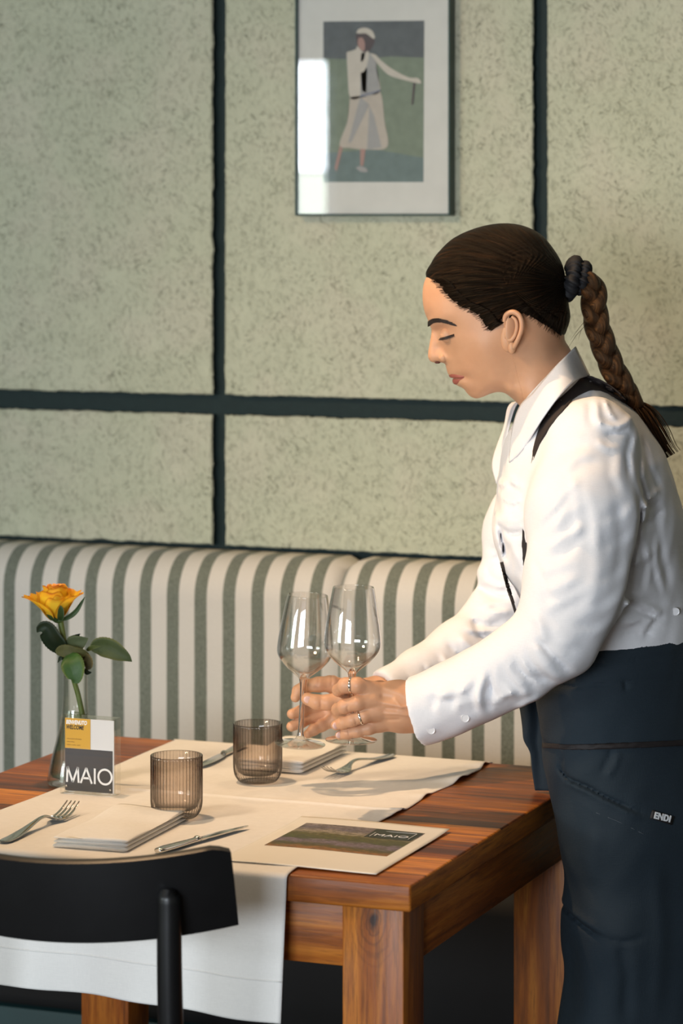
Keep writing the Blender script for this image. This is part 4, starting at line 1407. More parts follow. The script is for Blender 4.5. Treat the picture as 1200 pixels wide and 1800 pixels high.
_cache = {}
def shirt_sdf(A, B, Z, detail=True):
    near = chain(A, B, Z, NEAR_ARM, .03)
    far = chain(A, B, Z, FAR_ARM, .03)
    tor = torso(A, B, Z)
    if detail and A.ndim == 3:
        nw = np.clip((3.99 - B) / .04, 0, 1)
        sn = stroke_field(A, Z, near_strokes, 3.86)
        near = near - sn * nw
        tor = tor - sn * nw - stroke_field(A, Z, front_strokes, 3.98) * np.clip((4.1 - B) / .05, 0, 1)
        far = far - stroke_field(A, Z, far_strokes, 4.17)
    # hem tucked into the apron
    tor = np.maximum(tor, L3(1100, 1180, DB)[2] - Z)
    # cuff mouths, hollowed so the wrists show inside
    def mouth(d, p, q, keep, tilt, back):
        p, q = L3(*p), L3(*q)
        ax = (q - p) / np.linalg.norm(q - p) + np.array(tilt)
        ax /= np.linalg.norm(ax)
        s_ = (A - q[0]) * ax[0] + (B - q[1]) * ax[1] + (Z - q[2]) * ax[2]
        d = np.maximum(d, s_)
        c = cone(A, B, Z, p * back + q * (1 - back), q + (q - p), keep, keep)
        return np.maximum(d, -c)
    near = mouth(near, (785, 1231, 3.875), (731, 1254, 3.884), rpx(45, 3.88), (0, 0, .18), .4)
    far = mouth(far, (735, 1185, 4.125), (676, 1218, 4.088), rpx(29, 4.08), (0, 0, 0), .4)
    d = smin(near, tor, .022)
    d = smin(d, far, .022)
    if detail: d = d - wrinkle(A, B, Z, 0, .0009)
    # open neck
    nk = cone(A, B, Z, L3(930, 690, DB), L3(1000, 735, DB), .055, .050)
    return np.maximum(d, -nk)

APR = [(1083, 1190, 150, .165), (1100, 1304, 149, .182), (1120, 1392, 146, .182), (1127, 1440, 143, .178), (1126, 1600, 142, .172), (1121, 1800, 144, .176), (1121, 1990, 146, .182)]
ap_strokes = [([(984, 1318), (984, 1350), (994, 1364), (1028, 1375), (1060, 1391), (1100, 1410), (1134, 1424)], 3.2, -5.5), ([(988, 1360), (1000, 1372), (1030, 1384), (1062, 1400), (1100, 1419), (1134, 1433)], 5, 2.2),
    ([(1060, 1360), (1075, 1335), (1085, 1310)], 6, 2.5), ([(1050, 1350), (1065, 1325), (1073, 1305)], 5, -2), ([(983, 1606), (1020, 1625), (1055, 1642)], 4, -5), ([(1055, 1642), (1095, 1646), (1135, 1638)], 5, -2.5), ([(990, 1600), (1030, 1618), (1070, 1632)], 7, 3),
    ([(1085, 1640), (1098, 1700), (1096, 1800)], 12, -4), ([(1005, 1640), (1012, 1720), (1008, 1800)], 12, -3), ([(1050, 1440), (1030, 1500), (1040, 1560)], 16, 2.5), ([(1093, 1195), (1099, 1203), (1095, 1212)], 3, -4),
    ([(1150, 1500), (1160, 1650), (1150, 1800)], 16, 3), ([(1010, 1400), (1060, 1430), (1120, 1465)], 3, 0.6), ([(930, 1212), (1000, 1204), (1096, 1196), (1250, 1198)], 2.2, -2.2), ([(1000, 1172), (1045, 1165), (1068, 1162), (1250, 1152)], 2.0, -2.0)]
def apron_sdf(A, B, Z, detail=True):
    out = None
    A0 = A
    A = lower(A, B, Z)
    for (x1, y1, r1, w1), (x2, y2, r2, w2) in zip(APR[:-1], APR[1:]):
        c = ellipc(A, B, Z, L3(x1, y1, DB), L3(x2, y2, DB), rpx(r1), rpx(r2), w1, w2)
        out = c if out is None else smin(out, c, .03)
    out = smin(out, ellipc(A, B, Z, L3(1083, 1150, DB), L3(1083, 1190, DB), rpx(146), rpx(150), .158, .165), .02)
    A = A0
    if detail and A.ndim == 3:
        out = out - stroke_field(A, Z, ap_strokes, 3.90) * np.clip((4.0 - B) / .04, 0, 1)
        lowf = np.clip((.86 - Z) / .3, 0, 1)
        th = np.arctan2(B - DB, A - L3(1120, 1600, DB)[0])
        out = out - lowf * .0035 * np.sin(th * 9 + 1.2 * np.sin(Z * 7)) - wrinkle(A, B, Z, 1, .0006)
        # the bib folded down over the front above the ribbon
        zr = L3(1100, 1310, 3.9)[2]
        out = out - .0022 * (Z > zr)
    # top edge slopes gently
    p, q = L3(1042, 1142, 3.9), L3(1200, 1132, 3.9)
    zt_ = p[2] + (A - p[0]) * (q[2] - p[2]) / (q[0] - p[0])
    out = np.maximum(out, Z - zt_)
    return np.maximum(out, L3(0, 1985, DB)[2] - Z)

# ---- materials
def skin_mat():
    t = NT('skin')
    v = t.coord()
    n = t.noise(v, 45, 4)
    n2 = t.noise(v, 14, 2)
    c = t.mix(n, (.55, .29, .155, 1), (.67, .385, .225, 1))
    c = t.mix(t.math('MULTIPLY', n2, .35), c, (.62, .285, .175, 1))
    b = t.bump(t.noise(v, 900, 2), .12, .0006)
    return t.pbr(c, .46, 0, b, **{'Subsurface Weight': .12, 'Subsurface Radius': (.012, .005, .003), 'Subsurface Scale': 1.0, 'Specular IOR Level': .4})
SKIN = skin_mat()
LIP = simple('lip_skin', (.34, .10, .07, 1), .45, bump=.1)
NAIL = simple('nail', (.80, .52, .44, 1), .22, bump=0)
SHIRT = fabric('white_cotton_shirt', (.82, .81, .83, 1), .75, 1400, noise=.015, bump=.2, fold=.05)
APRON = fabric('dark_teal_apron_cloth', (.0105, .021, .031, 1), .85, 1100, noise=.12, bump=.5)
RIB = simple('black_ribbon', (.014, .010, .010, 1), .7, bump=.2)
DARKC = simple('black_trousers_cloth', (.01, .011, .014, 1), .85)
SHOE = simple('black_shoe_leather', (.01, .01, .01, 1), .35)
STRAPM = simple('black_strap', (.020, .013, .012, 1), .75, bump=.2, bscale=700)
HAIRD = (.010, .006, .005, 1)

def hair_mat(name='dark_brown_hair', stops=None, spec=.16):
    t = NT(name)
    uv = t.n('UVMap', uv_map='UVMap')
    mp = t.n('Mapping', ins={'Vector': uv.outputs[0], 'Scale': (260, 3.0, 1)})
    s1 = t.noise(mp.outputs[0], 1.0, 4, .65)
    mp2 = t.n('Mapping', ins={'Vector': uv.outputs[0], 'Scale': (38, 2.2, 1), 'Location': (3, 1, 0)})
    s2 = t.noise(mp2.outputs[0], 1.0, 3, .6, .3)
    g = t.math('ADD', t.math('MULTIPLY', s1, .5), t.math('MULTIPLY', s2, .5))
    c = t.ramp(g, stops or [(.40, (.0015, .001, .0009, 1)), (.54, (.0040, .002, .0013, 1)), (.66, (.075, .030, .011, 1))])  # brightest streaks put a warm shine into the strand colour
    b = t.bump(g, .75, .0035)
    return t.pbr(c, .46, 0, b, **{'Specular IOR Level': spec, 'Specular Tint': (1, .75, .5, 1)})
HAIR = hair_mat()
BRAID = hair_mat('chestnut_braid_hair', [(.36, (.006, .003, .002, 1)), (.50, (.030, .012, .005, 1)), (.66, (.17, .070, .022, 1))], .34)

FOOT = at_d(1115, 1900, DB); FOOT.z = 0
person = empty('person', FOOT, 'woman with a dark braid, white shirt and dark apron, holding two wine glasses', 'person', rz=TH)

# ---- head
OUT = [(749, 487), (744, 501), (742.3, 520), (743.6, 537), (747, 551), (751.5, 562), (754.5, 571), (757.8, 579), (757.6, 588), (756, 598), (753.6, 611), (752, 622), (752.8, 630), (757.5, 636), (766.5, 637.3), (777, 637.5), (782, 640), (784, 647), (786.5, 656),
       (789.5, 660), (795.5, 662.8), (796.8, 667.5), (799, 673.5), (804, 678), (811, 681), (816.5, 685.5), (820.5, 691), (827, 697), (836.5, 700.3), (847, 698), (860, 692.5), (872, 689.3), (884, 690), (894, 695.5), (905, 705), (914, 715), (926, 735), (940, 768),
       (1003, 745), (1034, 690), (1016, 640), (1001, 612), (992, 596), (993, 575), (995.5, 555), (993, 533), (988.5, 503), (982, 474), (968, 449), (946, 421), (915, 404), (879, 399.5), (840, 408), (802, 428), (775, 453), (758, 474)]
INN = [(900, 430, 50), (880, 480, 68), (930, 480, 68), (900, 520, 73), (950, 520, 66), (840, 470, 62), (800, 480, 50), (780, 472, 35), (820, 440, 42), (860, 420, 40), (940, 445, 50), (965, 480, 48), (980, 520, 42), (975, 555, 46), (850, 520, 70), (810, 518, 60), (780, 510, 47), (765, 505, 35), (755, 520, 27),
       (763, 540, 36), (790, 542, 53), (820, 550, 63), (870, 550, 71), (930, 560, 68), (753, 556, 14), (759, 562, 24), (775, 566, 40), (800, 566, 54), (835, 580, 65),
       (762, 579, 7), (768, 580, 12), (775, 580, 20.5), (788, 580, 36), (803, 582, 51), (762, 590, 6.5), (767, 590, 9), (772, 591, 13), (777, 592, 22), (785, 592, 33), (797, 592, 45), (815, 592, 57), (840, 600, 66), (870, 595, 70),
       (761, 605, 7), (769, 605, 10), (777, 606, 15), (785, 606, 25), (797, 606, 39), (818, 607, 55), (848, 620, 65), (757, 620, 7), (765, 620, 9.5), (774, 620, 13), (781, 622, 16.5), (787, 622, 20), (800, 622, 34), (820, 624, 50), (880, 625, 65),
       (760, 631, 8), (770, 632, 11), (779, 632, 16), (785, 633, 17), (791, 634, 22), (791, 644, 16), (803, 642, 29), (818, 644, 42), (845, 645, 55), (880, 650, 58), (793, 653, 13), (803, 653, 24), (820, 655, 38), (850, 662, 49),
       (800, 661, 14), (808, 662, 20), (816, 662, 25), (806, 671, 17), (815, 672, 25), (832, 667, 36), (812, 680, 12), (820, 683, 20), (835, 688, 23), (835, 678, 31), (852, 682, 36), (868, 676, 44), (880, 668, 51), (895, 650, 57),
       (880, 684, 33), (895, 688, 42), (905, 675, 50), (920, 695, 50), (920, 660, 56), (950, 650, 57), (960, 620, 54), (950, 600, 57), (930, 590, 63), (980, 620, 38), (900, 600, 68), (930, 725, 46), (960, 700, 57), (995, 670, 47), (960, 740, 56), (1010, 700, 40)]
def tps_fit(out, inn, grow=0.0):
    pts, val = [], []
    o = crom(out + [out[0]], 3)[:-1]
    for p in o: pts.append(p); val.append(0)
    for x, y, w in inn:
        w += grow
        k = (DB - w / 1000) / DB
        pts.append((600 + (x - 600) * k, HY + (y - HY) * k)); val.append((w / 50.) ** 2)
    P = np.array(pts, float) / 100; y = np.array(val, float)
    r2 = ((P[:, None] - P[None]) ** 2).sum(-1)
    K = .5 * r2 * np.log(r2 + 1e-12) + 2e-4 * np.eye(len(P))
    Q = np.hstack([np.ones((len(P), 1)), P])
    S = np.block([[K, Q], [Q.T, np.zeros((3, 3))]])
    sol = np.linalg.solve(S, np.concatenate([y, np.zeros(3)]))
    def ev(X, Y):
        X = np.asarray(X, float) / 100; Y = np.asarray(Y, float) / 100
        sh = X.shape; X = X.ravel(); Y = Y.ravel()
        out_ = np.zeros(len(X))
        for s0 in range(0, len(X), 20000):
            x, y_ = X[s0:s0 + 20000], Y[s0:s0 + 20000]
            r2_ = (x[:, None] - P[None, :, 0]) ** 2 + (y_[:, None] - P[None, :, 1]) ** 2
            out_[s0:s0 + 20000] = (.5 * r2_ * np.log(r2_ + 1e-12)) @ sol[:len(P)] + sol[-3] + sol[-2] * x + sol[-1] * y_
        return (np.sqrt(np.maximum(out_, 0)) * .050).reshape(sh)
    return ev
headW = tps_fit(OUT, INN)

def polar_shell(out, ev, c, nt, nr, dens=3):
    o = crom(out + [out[0]], dens)[:-1]
    # resample by angle about c
    an = np.unwrap(np.arctan2(o[:, 1] - c[1], o[:, 0] - c[0]))
    if an[-1] < an[0]: o = o[::-1]; an = an[::-1]
    oo = np.vstack([o, o[:1]])
    seg = np.linalg.norm(np.diff(oo, axis=0), axis=1); cum = np.concatenate([[0], np.cumsum(seg)])
    s = np.linspace(0, cum[-1], nt, endpoint=False)
    bx, by = np.interp(s, cum, oo[:, 0]), np.interp(s, cum, oo[:, 1])
    t = np.sin(np.linspace(0, 1, nr + 1)[1:] * math.pi / 2) ** 1.0
    X = c[0] + (bx[:, None] - c[0]) * t[None]; Y = c[1] + (by[:, None] - c[1]) * t[None]
    return X, Y, ev(X, Y)

def shell_mesh(out, ev, c, nt, nr, closed_edge=None):
    X, Y, W = polar_shell(out, ev, c, nt, nr)
    if closed_edge is None: W[:, -1] = 0
    W0 = float(ev(np.array([c[0]]), np.array([c[1]]))[0])
    V, F = [], []
    for sgn in (-1, 1):
        base_ = len(V) and sum(len(v) for v in V)
        a = (X - 600) / FPX * DB; z = CAMZ - (Y - HY) / FPX * DB
        P = np.stack([a, DB + sgn * W, z], -1).reshape(-1, 3)
        c3 = L3(c[0], c[1], DB) + np.array([0, sgn * W0, 0])
        V.append(np.vstack([P, c3[None]]))
        i = np.arange(nt); i2 = (i + 1) % nt
        for j in range(nr - 1):
            q = np.stack([i * nr + j, i * nr + j + 1, i2 * nr + j + 1, i2 * nr + j], 1) + base_
            F.append(q if sgn < 0 else q[:, ::-1])
        cc = nt * nr
        q = np.stack([i * nr, i2 * nr, np.full(nt, cc), np.full(nt, cc)], 1) + base_
        q = q[:, [0, 1, 2]]
        q = np.hstack([q, q[:, 2:3]])
        F.append(q[:, ::-1] if sgn < 0 else q)
    return np.vstack(V), np.vstack(F)

def add_arrays(bm, V, F, mi=0):
    V = toW(V)
    vs = [bm.verts.new(v) for v in V]
    for f in F:
        ids = []
        for k in f:
            if k not in ids: ids.append(k)
        if len(ids) < 3: continue
        try:
            fc = bm.faces.new([vs[k] for k in ids]); fc.material_index = mi; fc.smooth = True
        except ValueError: pass
    return vs

body = bmesh.new()
V, F = shell_mesh(OUT, headW, (880, 560), 420, 70)
hv = add_arrays(body, V, F, 0)
bmesh.ops.remove_doubles(body, verts=body.verts[:], dist=1e-5)
bmesh.ops.recalc_face_normals(body, faces=body.faces[:])

def head_at(px, py, lift=0.0, sgn=-1, ev=None):
    """point on the near (or far) side of the head seen at px,py"""
    ev = ev or headW
    d = DB
    for _ in range(6):
        k = d / DB
        w = float(ev(np.array([600 + (px - 600) * k]), np.array([HY + (py - HY) * k]))[0])
        d = DB + sgn * w
    return L3(px, py, d + sgn * lift)

def blob(bm, c, r, mi=0, rot=None, seg=20):
    """ellipsoid, c in (a,b,z), r radii"""
    rs = bmesh.ops.create_uvsphere(bm, u_segments=seg, v_segments=seg // 2 + 2, radius=1)
    vs = rs['verts']
    Rm = rot if rot is not None else Matrix.Identity(3)
    for v in vs:
        p = Rm @ Vector((v.co.x * r[0], v.co.y * r[1], v.co.z * r[2]))
        v.co = VW(np.array([c[0] + p.x, c[1] + p.y, c[2] + p.z]))
    for f in {f for v in vs for f in v.link_faces}: f.material_index = mi; f.smooth = True

def tube3(bm, pts, r, mi=0, n=10, flat=None, side=None):
    """tube through (a,b,z) points"""
    c = crom([(*p, q) for p, q in zip(pts, r)], 6)
    W_ = [float(x[3]) for x in c]
    T_ = W_ if flat is None else [w * flat for w in W_]
    return sweep(bm, [VW(x[:3]) for x in c], W_, T_, side=side, n=n, mi=mi)

# eyelids (lowered), brow bone
for sg in (-1, 1):
    k = 1 if sg < 0 else -1
    e = L3(788.0, 589, 4.015); e[1] = DB + sg * .0265
    if sg > 0: e = L3(788 , 589, 4.05); e[1] = DB + .0265
    blob(body, e, (.0118, .0118, .0112), 0)
# lips
def side_pts(lst, sg): 
    out_ = []
    for x, y, b in lst:
        q = L3(x, y, DB - b / 1000); q[1] = DB + sg * b / 1000
        out_.append(q)
    return out_
for sg in (-1, 1):
    tube3(body, side_pts([(793.5, 659.0, 0), (796, 659.5, 6), (802, 660.5, 14), (809, 661.5, 20), (816, 662, 24.5)], sg), [.0042, .0042, .0038, .0028, .0009], 1, 10)
    tube3(body, side_pts([(801.5, 669.5, 0), (803, 669.5, 6), (807, 668.5, 13), (811.5, 666.5, 18.5), (816, 663, 23.5)], sg), [.0056, .0054, .0044, .0028, .0009], 1, 10)
    # nostril wing
    w_ = L3(779.5, 629, 4.036); w_[1] = DB + sg * .0125
    blob(body, w_, (.0068, .0052, .0058), 0)
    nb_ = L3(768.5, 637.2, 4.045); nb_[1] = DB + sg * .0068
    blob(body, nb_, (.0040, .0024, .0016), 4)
    # ear
    def E(x, y, out_mm):
        q = L3(x, y, 3.975)
        q[1] = DB + sg * (.0655 + out_mm / 1000)
        return q
    tube3(body, [E(891, 579, 4), E(887, 568, 7), E(888, 556, 9), E(895, 549.5, 12), (E(904, 549, 15)), E(912, 555, 17), E(916, 566, 18), E(915.5, 580, 17), E(911, 593, 15), E(906, 604, 12), E(902, 612, 9)],
          [.0020, .0028, .0034, .0036, .0037, .0037, .0036, .0034, .0032, .0032, .0030], 0, 10)
    rt = Matrix.Rotation(.42 * (-sg), 3, 'Z')
    blob(body, E(899.5, 611, 8), (.0052, .0040, .0088), 0, seg=20)                 # lobe
    blob(body, E(901, 580, 6.0), (.0118, .0035, .0250), 0, rt, 24)                  # concha floor
    tube3(body, [E(899, 556, 13), E(906, 563, 14.5), E(908, 575, 14), E(905, 588, 12.5), E(899, 597, 10.5), E(893, 598, 9)], [.0018, .0026, .0028, .0028, .0030, .0026], 0, 8)
    blob(body, E(890, 590, 7.5), (.0036, .0036, .0052), 0)
    blob(body, E(893, 594, 3), (.010, .006, .020), 0)

# ---- hands
def fingers(A, B, Z, wristc, fins, thumb):
    palm = None
    for w in wristc:
        c = chain(A, B, Z, w, .012)
        palm = c if palm is None else smin(palm, c, .016)
    out = None
    for f in fins + [thumb]:
        c = chain(A, B, Z, f, .0035)
        c = smin(c, palm, .010)
        out = c if out is None else smin(out, c, .0012)
    return out
NF = [[(652, 1214, 3.866, 15), (628, 1205, 3.858, 14.5), (607, 1205, 3.862, 13.5), (595, 1213, 3.892, 11), (608, 1221, 3.922, 9.5)],
      [(655, 1231, 3.860, 14), (628, 1236, 3.853, 13), (605, 1242, 3.858, 12.5), (594, 1247, 3.892, 11), (607, 1250, 3.922, 9.5)],
      [(660, 1252, 3.860, 13.5), (640, 1259, 3.855, 12), (618, 1266, 3.857, 11.5), (603, 1271, 3.864, 10.5), (590, 1275, 3.872, 8.8)],
      [(668, 1272, 3.872, 13), (648, 1280, 3.866, 11.5), (628, 1285, 3.866, 10.5), (610, 1289, 3.869, 9.8), (597, 1292.5, 3.874, 8.3)]]
NT_ = [(705, 1226, 3.915, 17), (668, 1212, 3.925, 15), (642, 1213, 3.930, 13), (634, 1219, 3.930, 11)]
NW = [[(752, 1238, 3.888, 32), (700, 1226, 3.880, 26), (652, 1216, 3.872, 16)], [(752, 1244, 3.884, 32), (700, 1238, 3.874, 25), (655, 1233, 3.866, 15)],
      [(752, 1250, 3.884, 30), (705, 1250, 3.872, 24), (660, 1252, 3.866, 14)], [(752, 1254, 3.888, 28), (708, 1260, 3.880, 22), (668, 1271, 3.876, 13)],
      [(800, 1228, 3.884, 34), (750, 1246, 3.886, 33)]]
hand_strokes = [([(665, 1205), (700, 1215), (725, 1228)], 4, 1.0), ([(662, 1232), (690, 1236), (720, 1243)], 3.5, 1.1), ([(668, 1252), (700, 1252), (725, 1256)], 3, 1.0), ([(672, 1243), (700, 1244)], 3, -1.0), ([(665, 1222), (695, 1226)], 4, -1.0), ([(676, 1264), (705, 1262)], 3, -.8),
                ([(612, 1234), (610, 1243), (612, 1250)], 2, -.7), ([(623, 1259), (625, 1266), (626, 1272)], 1.8, -.6), ([(611, 1283), (613, 1289), (614, 1295)], 1.8, -.6), ([(618, 1199), (616, 1210)], 2, -.5), ([(690, 1222), (705, 1240), (720, 1238), (735, 1250)], 2, .7)]
def near_hand(A, B, Z):
    d = fingers(A, B, Z, NW, NF, NT_)
    if A.ndim == 3: d = d - stroke_field(A, Z, hand_strokes, 3.86) * np.clip((3.885 - B) / .01, 0, 1)
    return d
FF = [[(603, 1210, 4.100, 15), (582, 1202, 4.088, 14.5), (560, 1203, 4.082, 13), (538, 1206, 4.086, 11.5), (524, 1214, 4.082, 10), (519, 1226, 4.078, 8.5)],
      [(600, 1228, 4.108, 14), (575, 1236, 4.104, 12.5), (552, 1243, 4.100, 11.5), (530, 1250, 4.092, 10.5), (513, 1255, 4.084, 9)],
      [(600, 1246, 4.110, 13.5), (575, 1252, 4.106, 12.5), (550, 1259, 4.100, 11.5), (529, 1269, 4.092, 10.5), (512, 1277, 4.084, 9)],
      [(602, 1262, 4.104, 12.5), (582, 1268, 4.096, 11), (565, 1276, 4.090, 10), (551, 1283, 4.084, 9.5), (541, 1290, 4.078, 8)]]
FT = [(665, 1216, 4.070, 17), (628, 1222, 4.055, 15), (600, 1229, 4.045, 14.5), (575, 1235, 4.040, 13.5), (556, 1234, 4.040, 12.5), (540, 1228.5, 4.045, 11)]
FW = [[(725, 1198, 4.12, 28), (680, 1214, 4.095, 24), (605, 1212, 4.095, 15)], [(725, 1200, 4.12, 28), (670, 1222, 4.10, 22), (602, 1230, 4.100, 14)], [(680, 1218, 4.10, 24), (602, 1248, 4.102, 14)], [(680, 1220, 4.09, 22), (604, 1262, 4.098, 12)],
      [(765, 1178, 4.14, 30), (720, 1200, 4.12, 29)], [(650, 1225, 4.085, 20), (598, 1240, 4.085, 17)]]
def far_hand(A, B, Z):
    d = fingers(A, B, Z, FW, FF, FT)
    if A.ndim == 3:
        d = d - stroke_field(A, Z, [([(563, 1226), (564, 1236), (563, 1246)], 2, -.7), ([(582, 1192), (583, 1203), (582, 1213)], 2, -.7), ([(560, 1196), (558, 1212)], 2, -.6)], 4.045)
    return d
for fn, lo_, hi_ in ((near_hand, L3(580, 1335, 3.80), L3(845, 1165, 3.975)), (far_hand, L3(495, 1320, 3.995), L3(810, 1130, 4.185))):
    lo2 = np.minimum(lo_, hi_); hi2 = np.maximum(lo_, hi_)
    V, F = surfnet('h', fn, lo2, hi2, .0011)
    V = relax(V, F, 1, .4)
    add_arrays(body, V, F, 0)
# nails
def nail(x, y, d, ang_deg, w=5.5, l=7, lift=.0, pitch=0.0):
    c = L3(x, y, d)
    rot = Matrix.Rotation(math.radians(-ang_deg), 3, 'Y') @ Matrix.Rotation(pitch, 3, 'Z')
    blob(body, c, (rpx(l, d), .0016, rpx(w, d)), 2, rot, 16)
def surf_nail(x, y, fn, a_, w, l, d0, d1, pitch=0.0):
    d = ray_hit(x, y, fn, d0, d1, 500)
    if d: nail(x, y, d + .0004, a_, w, l, pitch=pitch)
surf_nail(589.5, 1275.5, near_hand, 15, 6, 6, 3.8, 3.95, .5)
surf_nail(596, 1292, near_hand, 10, 5.5, 6.5, 3.8, 3.95, .4)
surf_nail(541, 1230, far_hand, -25, 6.5, 8, 3.99, 4.1, .25)

# hidden trunk and limbs under the clothes, so the body is whole
def trunk(A, B, Z):
    d = torso(A, B, Z, -.014)
    d = smin(d, chain(A, B, Z, [(960, 690, DB, 52), (985, 740, DB, 60)], .02), .02)
    for arm, r in ((NEAR_ARM, .62), (FAR_ARM, .72)):
        d = smin(d, chain(A, B, Z, [(x, y, q, rr * r) for x, y, q, rr in arm[:-2]], .02), .02)
    for s_ in (-.085, .085):
        d = smin(d, chain(lower(A, B, Z), B, Z, [(1110, 1330, DB + s_, 88), (1118, 1700, DB + s_, 62), (1128, 1880, DB + s_, 56), (1135, 2150, DB + s_, 36), (1132, 2270, DB + s_, 34)], .03), .03)
    return np.maximum(d, -cone(A, B, Z, L3(900, 640, DB), L3(905, 642, DB), .03, .03))
V, F = surfnet('t', trunk, (.10, 3.78, .05), (.62, 4.33, 1.36), .0065)
vs = add_arrays(body, V, F, 3)
for f in {f for v in vs for f in v.link_faces}:
    if f.calc_center_median().z > .965: f.material_index = 0
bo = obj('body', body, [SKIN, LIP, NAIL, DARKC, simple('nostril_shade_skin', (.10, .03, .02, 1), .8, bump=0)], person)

# ---- shirt
V, F = surfnet('s', shirt_sdf, (L3(655, 0, 3.85)[0], 3.76, L3(0, 1330, 3.88)[2]), (.62, 4.34, L3(0, 600, 3.9)[2]), .0034)
V = relax(V, F, 3, .5)
shirt = link('shirt', np_mesh('shirt', V, F), SHIRT, person)

def shirt_pt(A, B, Z): return shirt_sdf(A, B, Z, False)
def on_shirt(px, py, lift=.0): 
    d = ray_hit(px, py, shirt_pt)
    return (d - lift) if d else 4.03
def drape(name, fn, nu, nv, thick, m, parent):
    """fn(u,v)->(a,b,z)"""
    bm = bmesh.new()
    sheet(bm, lambda u, v: VW(fn(u, v)), nu, nv, thick)
    bmesh.ops.recalc_face_normals(bm, faces=bm.faces)
    return obj(name, bm, m, parent, smooth=True)

# collar leaves
def leaf_fn(inner, outer, bulge, clear=None):
    ci, co = crom(inner, 6), crom(outer, 6)
    def samp(c, u):
        x = u * (len(c) - 1); i = min(int(x), len(c) - 2); f = x - i
        return c[i] * (1 - f) + c[i + 1] * f
    def fn(u, v):
        p, q = samp(ci, u), samp(co, u)
        P = p * (1 - v) + q * v
        d = P[2] + bulge * math.sin(math.pi * v) * math.sin(math.pi * min(1, u + .1)) 
        if clear:
            s_ = clear(P[0], P[1])
            if s_ and d > s_ - .005: d = s_ - .005
        return L3(P[0], P[1], d)
    return fn
inn_n = [(1011, 609, 4.048), (986, 634, 3.990), (961, 661, 3.978), (936, 691, 3.985), (914, 713, 4.008), (901, 752, 4.012), (894.5, 811, 4.000)]
out_n = [(1036, 660, 4.050), (1010, 670, 3.965), (980, 700, 3.925), (953, 737, 3.930), (932, 770, 3.945), (912, 797, 3.968), (895, 813, 3.996)]
def clr(x, y):
    return ray_hit(x, y, shirt_pt, 3.6, 4.1, 200)
drape('collar', leaf_fn(inn_n, out_n, -.004, clr), 40, 12, .0016, SHIRT, shirt)
inn_f = [(1011, 609, 4.052), (990, 640, 4.115), (945, 690, 4.130), (912, 706, 4.105), (898, 735, 4.085), (890, 780, 4.070), (893, 838, 4.055)]
out_f = [(1036, 660, 4.052), (1010, 690, 4.15), (960, 720, 4.16), (900, 708, 4.14), (885, 752, 4.125), (865, 812, 4.105), (872, 850, 4.080)]
drape('collar', leaf_fn(inn_f, out_f, .004), 40, 12, .0016, SHIRT, shirt)
# collar band round the neck
cb_i = [(913, 716, 4.05), (925, 700, 4.0), (950, 672, 3.983), (985, 636, 3.995), (1008, 612, 4.05), (985, 640, 4.11), (945, 690, 4.12), (915, 716, 4.09), (913, 716, 4.055)]
cb_o = [(920, 770, 4.05), (940, 740, 3.985), (970, 712, 3.965), (1005, 680, 3.985), (1028, 655, 4.05), (1005, 685, 4.12), (960, 735, 4.13), (930, 760, 4.10), (920, 770, 4.055)]
drape('collar_band', leaf_fn(cb_i, cb_o, 0), 60, 6, .0016, SHIRT, shirt)

# buttons
PEARL = simple('pearl_button', (.78, .76, .76, 1), .3, bump=0)
for (x, y) in ((757.5, 1283.5), (817.5, 1262.5), (1187, 1075)):
    d = on_shirt(x, y)
    p = L3(x, y, d - .0026)
    bm = bmesh.new()
    rs = [bm.verts.new(VW(p + np.array([.0052 * math.cos(t), -.0006, .0052 * math.sin(t)]))) for t in np.linspace(0, 2 * math.pi, 20, endpoint=False)]
    rs2 = [bm.verts.new(VW(p + np.array([.0056 * math.cos(t), .0014, .0056 * math.sin(t)]))) for t in np.linspace(0, 2 * math.pi, 20, endpoint=False)]
    ri = [bm.verts.new(VW(p + np.array([.0036 * math.cos(t), -.0003, .0036 * math.sin(t)]))) for t in np.linspace(0, 2 * math.pi, 20, endpoint=False)]
    for k in range(20):
        k2 = (k + 1) % 20
        bm.faces.new((rs[k], rs[k2], rs2[k2], rs2[k])); bm.faces.new((ri[k], ri[k2], rs[k2], rs[k]))
    bm.faces.new(ri)
    bmesh.ops.recalc_face_normals(bm, faces=bm.faces)
    obj('button', bm, PEARL, shirt)

# straps
def ribbon(name, pts, sdf, lift, thick, m, parent, d0=3.55, d1=4.25, nu=40, nv=6):
    """pts: (px,py,width_px) along the middle"""
    c = crom(pts, 8)
    n = len(c)
    def fn(u, v):
        x = u * (n - 1); i = min(int(x), n - 2); f = x - i
        p = c[i] * (1 - f) + c[i + 1] * f
        t = c[min(i + 1, n - 1)] - c[max(i - 1, 0)]
        t = t[:2] / (np.linalg.norm(t[:2]) + 1e-9)
        nn = np.array([-t[1], t[0]])
        q = p[:2] + nn * (v - .5) * p[2]
        d = ray_hit(q[0], q[1], sdf, d0, d1, 220)
        if d is None:
            for e in (2, 4, 7, 11, 16):      # slide inwards until it meets the cloth
                q2 = q + (np.array([1040., 800.]) - q) / np.linalg.norm(np.array([1040., 800.]) - q) * e
                d = ray_hit(q2[0], q2[1], sdf, d0, d1, 220)
                if d: break
            d = d or DB
        return L3(q[0], q[1], d - lift)
    return drape(name, fn, nu, nv, thick, m, parent)
def torso_pt(A, B, Z): return torso(A, B, Z)
ribbon('apron_strap', [(934, 815, 3), (944, 780, 9), (960, 745, 18), (982, 710, 26), (1004, 687, 27), (1033, 674, 26), (1062, 681, 16), (1084, 694, 11), (1100, 706, 6)], shirt_pt, .0022, .0016, STRAPM, person)
